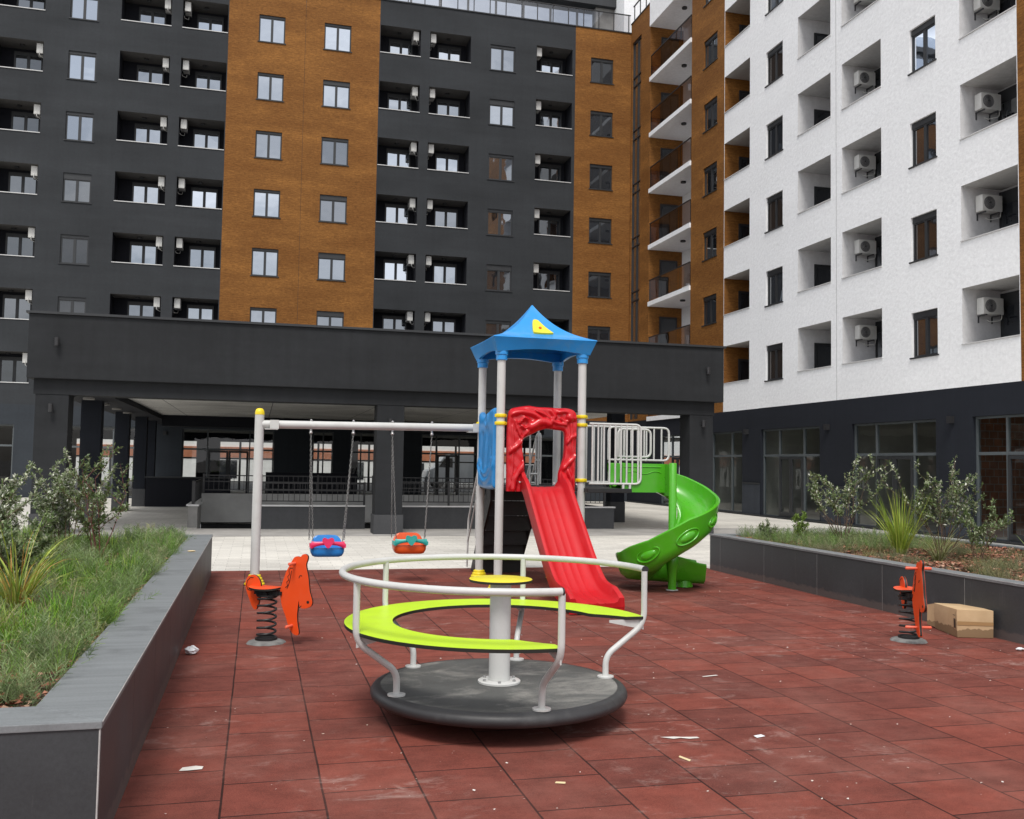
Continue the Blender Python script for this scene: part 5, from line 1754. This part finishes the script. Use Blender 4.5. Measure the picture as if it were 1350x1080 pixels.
# raised oval bosses along the outer wall
for (th, rx, rz) in ((-48, .135, .068), (-90, .155, .088), (-136, .155, .088), (-12, .11, .055)):
    m = MB()
    for _once in (0,):
        ring = []
        for i in range(28):
            a = 2 * pi * i / 28; dth = rx * cos(a) / (Rm + hw)
            A = radians(th) - dth; zc = zb(th - math.degrees(dth)) + .17 + rz * sin(a)
            ring.append((GX + (Rm + hw + .018) * cos(A), GY + (Rm + hw + .018) * sin(A), zc))
        m.tube(ring, .013, 6, closed=True)
    rows = []
    for j in range(7):
        s = .72 * (1 - j / 6); lift = .03 * math.sqrt(1 - (1 - j / 6) ** 2)
        row = []
        for i in range(24):
            a = 2 * pi * i / 24; dth = rx * s * cos(a) / (Rm + hw)
            A = radians(th) - dth; zc = zb(th - math.degrees(dth)) + .17 + rz * s * sin(a)
            R_ = Rm + hw + .012 + lift
            row.append((GX + R_ * cos(A), GY + R_ * sin(A), zc))
        rows.append(row)
    m.grid(rows, closed_u=True)
    m.build('relief', M['green'], gs, smooth=60)
# wave ridge on the entry cheek, centre column, feet
m = MB()
yc = 12.645
m.tube([(5.0 + .5 * i / 24, yc + .002, 1.62 + .018 * sin(i / 24 * 3 * pi)) for i in range(25)], .010, 6)
m.build('relief', M['green'], gs, smooth=60)
m = MB(); m.tube([(4.94, yc, 1.70), (5.50, yc, 1.70)], .010, 6)
m.build('relief', M['green'], gs, smooth=60)
m = MB(); m.lathe([(.058, .012), (.056, .16), (.066, .27), (.085, .36), (.085, .46), (.056, .56), (.054, 1.752), (.046, 1.76)], (5.585, 12.43, 0), 24)
m.box(4.925, 5.60, 12.645, 12.69, 1.345, 1.746); m.box(5.56, 5.61, 12.45, 12.69, 1.30, 1.744)
lg = m.build('centre_column', M['green'], gs, smooth=50)
m = MB(); m.lathe([(.085, .013), (.085, .022), (.05, .024)], (5.585, 12.43, 0), 24); m.build('foot_plate', M['coping_white'], lg)
m = MB(); m.lathe([(.13, .013), (.115, .16)], (5.93, 12.80, 0), 24); m.build('exit_foot', M['green'], gs, smooth=40)

# swing beam and outer post (part of the tower frame)
SX, SY = .02, 13.72
m = MB(); m.lathe([(.062, .012), (.062, 2.33)], (SX, SY, 0), 24)
sp_ = m.build('post', M['steel_white'], pt, smooth=40); foot(sp_, SX, SY)
m = MB(); m.lathe([(.065, 2.33), (.064, 2.36), (.055, 2.395), (.035, 2.415), (0, 2.42)], (SX, SY, 0), 24); m.build('post_cap', M['yellow'], sp_, smooth=60)
BZ0, BZ1 = 2.20, 2.235
m = MB(); m.tube([(SX + .03, SY, BZ0), (TX0 - .02, TY1 - .03, BZ1)], .055, 20)
bm_ = m.build('swing_beam', M['steel_white'], pt, smooth=40)
for x, y, z in ((SX + .16, SY, BZ0), (TX0 - .13, TY1 - .03, BZ1)):
    m = MB(); m.box(x - .09, x + .09, y - .062, y + .062, z - .070, z - .058)
    m.box(x - .02, x + .1, y - .066, y - .056, z - .06, z + .06)
    m.build('beam_bracket', M['steel_white'], bm_)

# ------------------------------------------------------------------ swings
def chain(m, a, b):
    a, b = Vector(a), Vector(b); L = (b - a).length; n = int(L / .036); d = (b - a) / n; t = d.normalized()
    s1 = t.cross(Vector((1, .3, 0))).normalized(); s2 = t.cross(s1)
    for i in range(n):
        c = a + d * (i + .5); s = s1 if i % 2 else s2
        ring = []
        for k in range(8):
            w = 2 * pi * k / 8
            ring.append(c + t * (.023 * cos(w)) + s * (.0095 * sin(w)))
        m.tube(ring, .0038, 4, closed=True)
def by(x): return SY + (TY1 - .03 - SY) * (x - SX) / (TX0 - SX), BZ0 + (BZ1 - BZ0) * (x - SX) / (TX0 - SX)
def swing(xa, xb, seat_x, label, shell, bar, seatz):
    y, z = by((xa + xb) / 2)
    s = thing('swing_seat', label, 'swing', (seat_x, y, seatz), group=None)
    m = MB(); nA = 40
    hwx, hd = .235, .165
    def se(a, k):
        c, s_ = cos(a), sin(a); e = .36
        return (math.copysign(abs(c) ** e, c) * hwx * k, math.copysign(abs(s_) ** e, s_) * hd * k)
    def rimz(a):
        b_ = max(0, sin(a)); return .13 + .155 * b_ ** 2.2
    rows = []
    for (k, fz, off) in ((.0, .012, 0), (.74, .0, 0), (.87, .012, 0), (.95, .045, 0), (.98, .5, 1), (1.0, .92, 1), (.985, 1.0, 1), (.94, 1.0, 1), (.90, .92, 1), (.86, .45, 1), (.78, .075, 0), (.60, .045, 0), (0, .05, 0)):
        row = []
        for i in range(nA):
            a = 2 * pi * i / nA; x, yy = se(a, max(k, .001)); h = rimz(a) * fz if off else fz
            row.append((seat_x + x, y + yy, seatz + h))
        rows.append(row)
    m.grid(rows, closed_u=True); m.build('seat_shell', shell, s, smooth=50, merge=True)
    # front safety bar with heart boss
    m = MB(); rows = []
    for i in range(25):
        t = i / 24; x = seat_x - .225 + .45 * t; arch = .05 * sin(pi * t) ** .8
        w = .026 + .030 * abs(2 * t - 1) ** 4
        zc = seatz + .165 + arch * .6
        yy = y - .175 - .02 * sin(pi * t)
        row = []
        for k in range(10):
            a = 2 * pi * k / 10; row.append((x, yy + .020 * cos(a), zc + w * sin(a)))
        rows.append(row)
    m.grid(rows, closed_u=True)
    for row in (rows[0], rows[-1]): m.add(row, [tuple(range(10))])
    for sx in (-1, 1): m.box(seat_x + sx * .225 - .02, seat_x + sx * .225 + .02, y - .19, y + .02, seatz + .13, seatz + .18)
    heart = [(0, -.085), (.05, -.03), (.082, .02), (.075, .06), (.04, .072), (0, .045), (-.04, .072), (-.075, .06), (-.082, .02), (-.05, -.03)]
    heart = smooth_poly(heart, 2)
    m.extrude_poly(heart, lambda u, v, d: (seat_x + u, y - .20 - d, seatz + .20 + v), .03, -.02)
    m.build('safety_bar', bar, s, smooth=40, bevel=.0)
    for (xt, sx) in ((xa, -1), (xb, 1)):
        yt, zt = by(xt); ze = zt - .055
        m = MB(); m.tube(fillet([(xt, yt, zt - .03), (xt, yt, ze - .05)], .01), .016, 8)
        m.lathe([(.018, -.018), (.026, 0), (.018, .018)], (xt, yt, ze - .05), 10)
        m.lathe([(.014, 0), (.02, .012), (.004, .03)], (xt, yt - .0, zt + .055), 10)
        m.build('hanger', M['galv'], s, smooth=40)
        m = MB()
        chain(m, (xt, yt, ze - .065), (seat_x + sx * .200, y - .10, seatz + .17))
        chain(m, (xt, yt, ze - .065), (seat_x + sx * .242, y + .10, seatz + .22))
        m.build('chain', M['chain'], s, smooth=60)
    return s
swing(.72, 1.31, .985, 'blue toddler swing seat with pink front bar, left of the pair', M['seat_blue'], M['seat_pink'], .385)
swing(1.87, 2.45, 2.15, 'orange toddler swing seat with teal front bar, nearer the tower', M['seat_orange'], M['seat_teal'], .41)

# ------------------------------------------------------------------ spring horses
K = .00093
def rider(loc, rz, label):
    t = thing('spring_rider', label, 'spring rider', (0, 0, 0), group='orange spring horses')
    cv = lambda P: [((x - 370) * K, (990 - y) * K) for x, y in P]
    head = cv([(660, 130), (690, 115), (735, 122), (755, 95), (790, 88), (817, 110), (815, 145), (797, 190), (803, 230), (818, 280), (830, 335), (837, 400), (847, 465), (865, 510), (880, 560), (870, 595), (845, 615), (790, 630), (745, 625), (733, 590), (728, 545), (720, 620), (713, 700), (720, 780), (740, 860), (735, 890), (700, 897), (660, 870), (630, 830), (608, 780), (590, 720), (560, 660), (538, 600), (525, 540), (515, 470), (535, 400), (560, 330), (580, 270), (620, 200)])
    tail = cv([(205, 315), (260, 335), (295, 390), (300, 440), (290, 560), (270, 650), (240, 675), (205, 640), (170, 560), (130, 470), (120, 400), (145, 340)])
    T = lambda u, v, d: (u, d, v)
    for nm, pl, o in (('head_panel', smooth_poly(head, 1), 0), ('tail_panel', smooth_poly(tail, 2), 0)):
        m = MB(); m.extrude_poly(pl, T, -.014, .014, rim=1)
        o_ = m.build(nm, [M['orange'], M['board_edge']], t, bevel=.003)
        if nm == 'head_panel': hp = o_
        else: tp = o_
    # engraved marks: mane, eye, nostril, tail curl
    m = MB()
    for sgn in (-1, 1):
        yy = sgn * .0146
        for pl in ([(655, 235), (625, 235), (612, 260), (618, 300), (600, 320), (612, 355), (590, 375), (600, 410), (578, 430)], [(640, 260), (634, 300), (626, 350), (612, 400), (596, 440)], [(725, 330), (732, 308), (745, 302), (757, 310)], [(735, 625), (760, 600)]):
            m.tube([T(*cv([p])[0], yy) for p in pl], .0035, 5)
        c = cv([(830, 562)])[0]; m.tube([T(c[0], c[1], yy - .0005), T(c[0], c[1], yy + .0005)], .014, 12)
    m.build('engraving', M['board_edge'], hp)
    m = MB()
    for sgn in (-1, 1): m.tube([T(*cv([p])[0], sgn * .0146) for p in ((215, 348), (180, 350), (148, 380), (138, 430), (155, 470), (195, 480), (210, 445))], .0035, 5)
    m.build('engraving', M['board_edge'], tp)
    for (x, y) in ((675, 185), (660, 800)):
        u, v = cv([(x, y)])[0]
        m = MB(); m.tube([T(u, v, -.125), T(u, v, -.118), T(u, v, -.03), T(u, v, .03), T(u, v, .118), T(u, v, .125)], [.010, .015, .013, .013, .015, .010], 12)
        m.build('peg', M['peg'], t, smooth=50)
    # seat
    zs = (990 - 455) * K
    m = MB(); m.cur = 0
    pl = smooth_poly([(-.165, -.06), (-.12, -.115), (0, -.125), (.11, -.10), (.145, -.05), (.145, .05), (.11, .10), (0, .125), (-.12, .115), (-.165, .06)], 2)
    m.extrude_poly(pl, lambda u, v, d: (u - .005, v, zs + d + u * u * .6), .009, -.009, rim=1)
    m.build('seat', [M['orange'], M['board_edge']], t)
    m = MB(); m.box(-.09, .13, -.05, .05, zs - .055, zs - .012); m.cyl((.02, -.08, zs - .04), (.02, .08, zs - .04), .02, 10)
    m.box(-.12, -.09, -.035, .035, zs - .05, zs - .016); m.box(.13, .16, -.03, .03, zs - .05, zs - .016)
    m.build('seat_bracket', M['black_plastic'], t)
    # spring
    zt = zs - .06; z0 = .045; turns = 6.2; m = MB(); path = []
    for i in range(220):
        f = i / 219; a = f * turns * 2 * pi
        e = min(1, f / .12, (1 - f) / .12); zf = f if True else 0
        path.append((.084 * cos(a), .084 * sin(a), z0 + (zt - z0) * (f * .8 + .2 * (3 * f * f - 2 * f ** 3))))
    m.tube(path, .0105, 8); m.build('spring', M['spring'], t, smooth=60)
    m = MB(); m.lathe([(.102, .03), (.102, .05), (.07, .052)], (0, 0, 0), 24); m.build('spring_clamp', M['black_plastic'], t, smooth=40)
    m = MB(); m.lathe([(.1, zt - .006), (.1, zt + .01)], (0, 0, 0), 24); m.build('spring_clamp', M['black_plastic'], t, smooth=40)
    m = MB()
    rows = []
    rs = [1 + random.uniform(-.07, .07) for _ in range(28)]
    for (r, z) in ((.175, 0), (.162, .014), (.13, .026), (.10, .03), (0.001, .031)):
        rows.append([(r * rs[i] * cos(2 * pi * i / 28), r * rs[i] * sin(2 * pi * i / 28), z) for i in range(28)])
    m.grid(rows, closed_u=True); m.build('base', M['rider_base'], t, smooth=50)
    t.location = loc; t.rotation_euler = (0, 0, rz)
    return t
r1 = rider((.135, 9.40, .007), radians(-31), 'orange horse spring rider seen side on beside the left planter')
r2 = copy_tree(r1)
r2.location = (6.37, 8.46, .007); r2.rotation_euler = (0, 0, radians(-108))
tag(r2, 'orange horse spring rider seen nearly head on beside the cardboard box', 'spring rider', 'orange spring horses')

# ------------------------------------------------------------------ cardboard box
bx = thing('cardboard_box', 'worn closed cardboard box lying against the right planter', 'box', (7.0, 8.55, .007))
p0 = Vector((7.0, 8.53)); ex = Vector((.345, -.115)).normalized(); ey = Vector((-ex.y, ex.x))
def BT(u, v, w): q = p0 + ex * u + ey * v; return (q.x, q.y, .009 + w)
m = MB(); lx, ly, lz = .36, .56, .285
m.add([BT(0, 0, 0), BT(lx, 0, 0), BT(lx - .02, ly, 0), BT(-.02, ly, 0), BT(-.004, .0, lz), BT(lx + .004, .0, lz - .006), BT(lx - .02, ly, lz - .02), BT(-.03, ly, lz - .012)],
      [(3, 2, 1, 0), (4, 5, 6, 7), (0, 1, 5, 4), (1, 2, 6, 5), (2, 3, 7, 6), (3, 0, 4, 7)])
m.build('carton', M['cardboard'], bx, bevel=.006, smooth=30)
m = MB(); m.add([BT(.0, -.0045, .125), BT(lx, -.0045, .125), BT(lx, -.0045, .16), BT(0, -.0045, .165)], [(0, 1, 2, 3)]); m.build('tape', M['tape'], bx)
m = MB()
q = lambda v0, v1, w0, w1: m.add([BT(-.0085, v0, w0), BT(-.0085, v1, w0), BT(-.0105, v1, w1), BT(-.0105, v0, w1)], [(0, 1, 2, 3)])
q(.03, .07, .09, .185); q(.02, .025, .08, .255); q(.035, .09, .215, .222); q(.28, .29, .06, .21)
for k in range(7): q(.296, .303 + .01 * (k % 2), .07 + k * .02, .08 + k * .02)
m.build('print_mark', M['print'], bx)
m = MB(); m.add([BT(-.008, ly - .02, lz - .012), BT(-.05, ly + .14, lz - .05), BT(-.055, ly + .14, .02), BT(-.012, ly - .02, .01)], [(0, 1, 2, 3)])
m.add([BT(-.002, ly - .02, lz - .012), BT(-.044, ly + .14, lz - .05), BT(-.049, ly + .14, .02), BT(-.006, ly - .02, .01)], [(3, 2, 1, 0)])
m.build('flap', M['cardboard'], bx)

# ------------------------------------------------------------------ litter
def crumple(name, loc, s, label, mt, flat=.6, cat='litter'):
    me = MB(); n1, n2 = 7, 10; rows = []
    for i in range(n1 + 1):
        th = pi * i / n1; row = []
        for k in range(n2):
            a = 2 * pi * k / n2; r = s * random.uniform(.65, 1.15)
            row.append((loc[0] + r * sin(th) * cos(a), loc[1] + r * sin(th) * sin(a) * .8, loc[2] + max(0, (s * flat) * (1 + cos(th)) * random.uniform(.8, 1.1))))
        rows.append(row)
    me.grid(rows, closed_u=True)
    o = me.build(name, mt, None)
    return tag(o, label, cat)
crumple('paper_wad', (-.50, 8.94, .008), .062, 'crumpled white paper at the foot of the left planter', M['paper'])
crumple('paper_wad', (7.12, 7.82, .008), .04, 'small crumpled white paper in front of the cardboard box', M['paper'], .35)
def scrap(loc, pts, rz, label, mt):
    m = MB(); c, s = cos(rz), sin(rz)
    P = [(loc[0] + c * x - s * y, loc[1] + s * x + c * y, .009 + random.uniform(0, .006)) for x, y in pts]
    cc = (sum(p[0] for p in P) / len(P), sum(p[1] for p in P) / len(P), .016)
    m.add(P + [cc], [(i, (i + 1) % len(P), len(P)) for i in range(len(P))])
    o = m.build('paper_scrap', mt, None); return tag(o, label, 'litter')
R_ = lambda a, b: [(-a, -b), (a, -b * .8), (a * .9, b), (-a * .95, b * .8)]
scrap((2.62, 5.68, 0), [(-.13, .02), (-.05, -.015), (0, .0), (.05, -.02), (.12, .0), (.11, .02), (.04, .01), (-.04, .025)], -.15, 'torn white paper strip right of the carousel platform', M['paper_dull'])
scrap((3.13, 5.62, 0), R_(.035, .02), .2, 'small white paper scrap far right of the carousel', M['paper'])
scrap((2.46, 5.28, 0), R_(.010, .05), .35, 'pale yellow splinter lying on the red tiles', M['wood_chip'])
scrap((-.30, 5.66, 0), [(-.06, -.02), (-.01, -.035), (.06, -.02), (.07, .02), (.03, .035), (-.04, .03)], .1, 'dull translucent plastic scrap near the left planter front', M['paper_dull'])
scrap((1.62, 5.02, 0), R_(.028, .012), -.5, 'small cream chip in front of the carousel', M['wood_chip'])
scrap((3.62, 7.3, 0), R_(.07, .014), .05, 'thin white paper sliver on the open red tiles', M['paper_dull'])
n = 300
x = RNG.uniform(-.55, 7.3, n); y = 4.4 + 11 * RNG.uniform(0, 1, n) ** 1.5; keep = np.hypot(x - CX, y - CY) > .9; x, y = x[keep], y[keep]
sb_, n = RNG.uniform(.0025, .0075, len(x)), len(x); a = RNG.uniform(0, 2 * pi, n)
V = np.zeros((n, 4, 3))
for i in range(4):
    r = sb_ * RNG.uniform(.6, 1.3, n); V[:, i, 0] = x + r * np.cos(a + i * pi / 2) * 1.4; V[:, i, 1] = y + r * np.sin(a + i * pi / 2); V[:, i, 2] = .009 + RNG.uniform(0, .006, n)
tag(fast_mesh('crumbs', V.reshape(-1, 3), np.arange(n * 4).reshape(n, 4), M['chip'], tint=tints(n, 4, [(.6, .55, .5), (.5, .42, .36), (.66, .62, .58)], .2)), 'pale crumbs and specks scattered over the red tiles', 'crumbs', kind='stuff')
tag(crumple('fallen_leaf', (-.72, 12.2, .602), .05, 'pale dry leaf lying on the left coping', M['wood_chip'], .15), cat='leaf')

# ------------------------------------------------------------------ camera, light, world
Yaw, Pit, Rol, Fpx = radians(14.712), radians(3.27), radians(.953), 1275.0
cy_, sy_, cp, spp, cr, sr = cos(Yaw), sin(Yaw), cos(Pit), sin(Pit), cos(Rol), sin(Rol)
fwd = Vector((sy_ * cp, cy_ * cp, spp)); right = Vector((cy_, -sy_, 0)); up = right.cross(fwd)
r2_ = right * cr + up * sr; u2_ = -right * sr + up * cr
cam = bpy.data.cameras.new('camera')
cam.sensor_fit = 'HORIZONTAL'; cam.sensor_width = 36.0; cam.lens = Fpx / 1350 * 36
cam.clip_start = .05; cam.clip_end = 3000
co = bpy.data.objects.new('camera', cam); COL.objects.link(co)
mw = Matrix((r2_, u2_, -fwd)).transposed().to_4x4(); mw.translation = (0, 0, 1.7)
co.matrix_world = mw
scene.camera = co

SUN_EL, SUN_AZ = radians(58), radians(200)         # azimuth measured clockwise from +Y
w = bpy.data.worlds.new('World'); scene.world = w; w.use_nodes = True
nt = w.node_tree; nt.nodes.clear()
out = nt.nodes.new('ShaderNodeOutputWorld'); bg = nt.nodes.new('ShaderNodeBackground')
sky = nt.nodes.new('ShaderNodeTexSky'); sky.sky_type = 'NISHITA'; sky.sun_disc = False
sky.sun_elevation = SUN_EL; sky.sun_rotation = SUN_AZ; sky.dust_density = 2.0; sky.air_density = 1.0
hs = nt.nodes.new('ShaderNodeHueSaturation'); hs.inputs['Saturation'].default_value = .40; hs.inputs['Value'].default_value = 1.0
nt.links.new(sky.outputs[0], hs.inputs['Color'])
tc = nt.nodes.new('ShaderNodeTexCoord'); cn = nt.nodes.new('ShaderNodeTexNoise'); cn.inputs['Scale'].default_value = 3.2; cn.inputs['Detail'].default_value = 7; cn.inputs['Roughness'].default_value = .55
mp = nt.nodes.new('ShaderNodeMapping'); mp.inputs['Scale'].default_value = (1, 1, 2.2)
nt.links.new(tc.outputs['Generated'], mp.inputs['Vector']); nt.links.new(mp.outputs[0], cn.inputs['Vector'])
cr_ = nt.nodes.new('ShaderNodeValToRGB'); cr_.color_ramp.elements[0].position = .40; cr_.color_ramp.elements[1].position = .58
nt.links.new(cn.outputs['Fac'], cr_.inputs['Fac'])
mx = nt.nodes.new('ShaderNodeMix'); mx.data_type = 'RGBA'
nt.links.new(cr_.outputs['Color'], mx.inputs[0]); nt.links.new(hs.outputs[0], mx.inputs[6]); mx.inputs[7].default_value = (11., 11., 11.3, 1)
nt.links.new(mx.outputs[2], bg.inputs['Color']); bg.inputs['Strength'].default_value = .130
nt.links.new(bg.outputs[0], out.inputs['Surface'])
sl = bpy.data.lights.new('sun', 'SUN'); sl.energy = 2.6; sl.angle = radians(18); sl.color = (1, .96, .90)
so = bpy.data.objects.new('sun', sl); COL.objects.link(so)
d = Vector((sin(SUN_AZ) * cos(SUN_EL), cos(SUN_AZ) * cos(SUN_EL), sin(SUN_EL)))
so.rotation_euler = d.to_track_quat('Z', 'Y').to_euler(); so.location = d * 60

scene.view_settings.view_transform = 'Standard'
scene.view_settings.look = 'None'
scene.view_settings.exposure = 0
scene.view_settings.gamma = 1
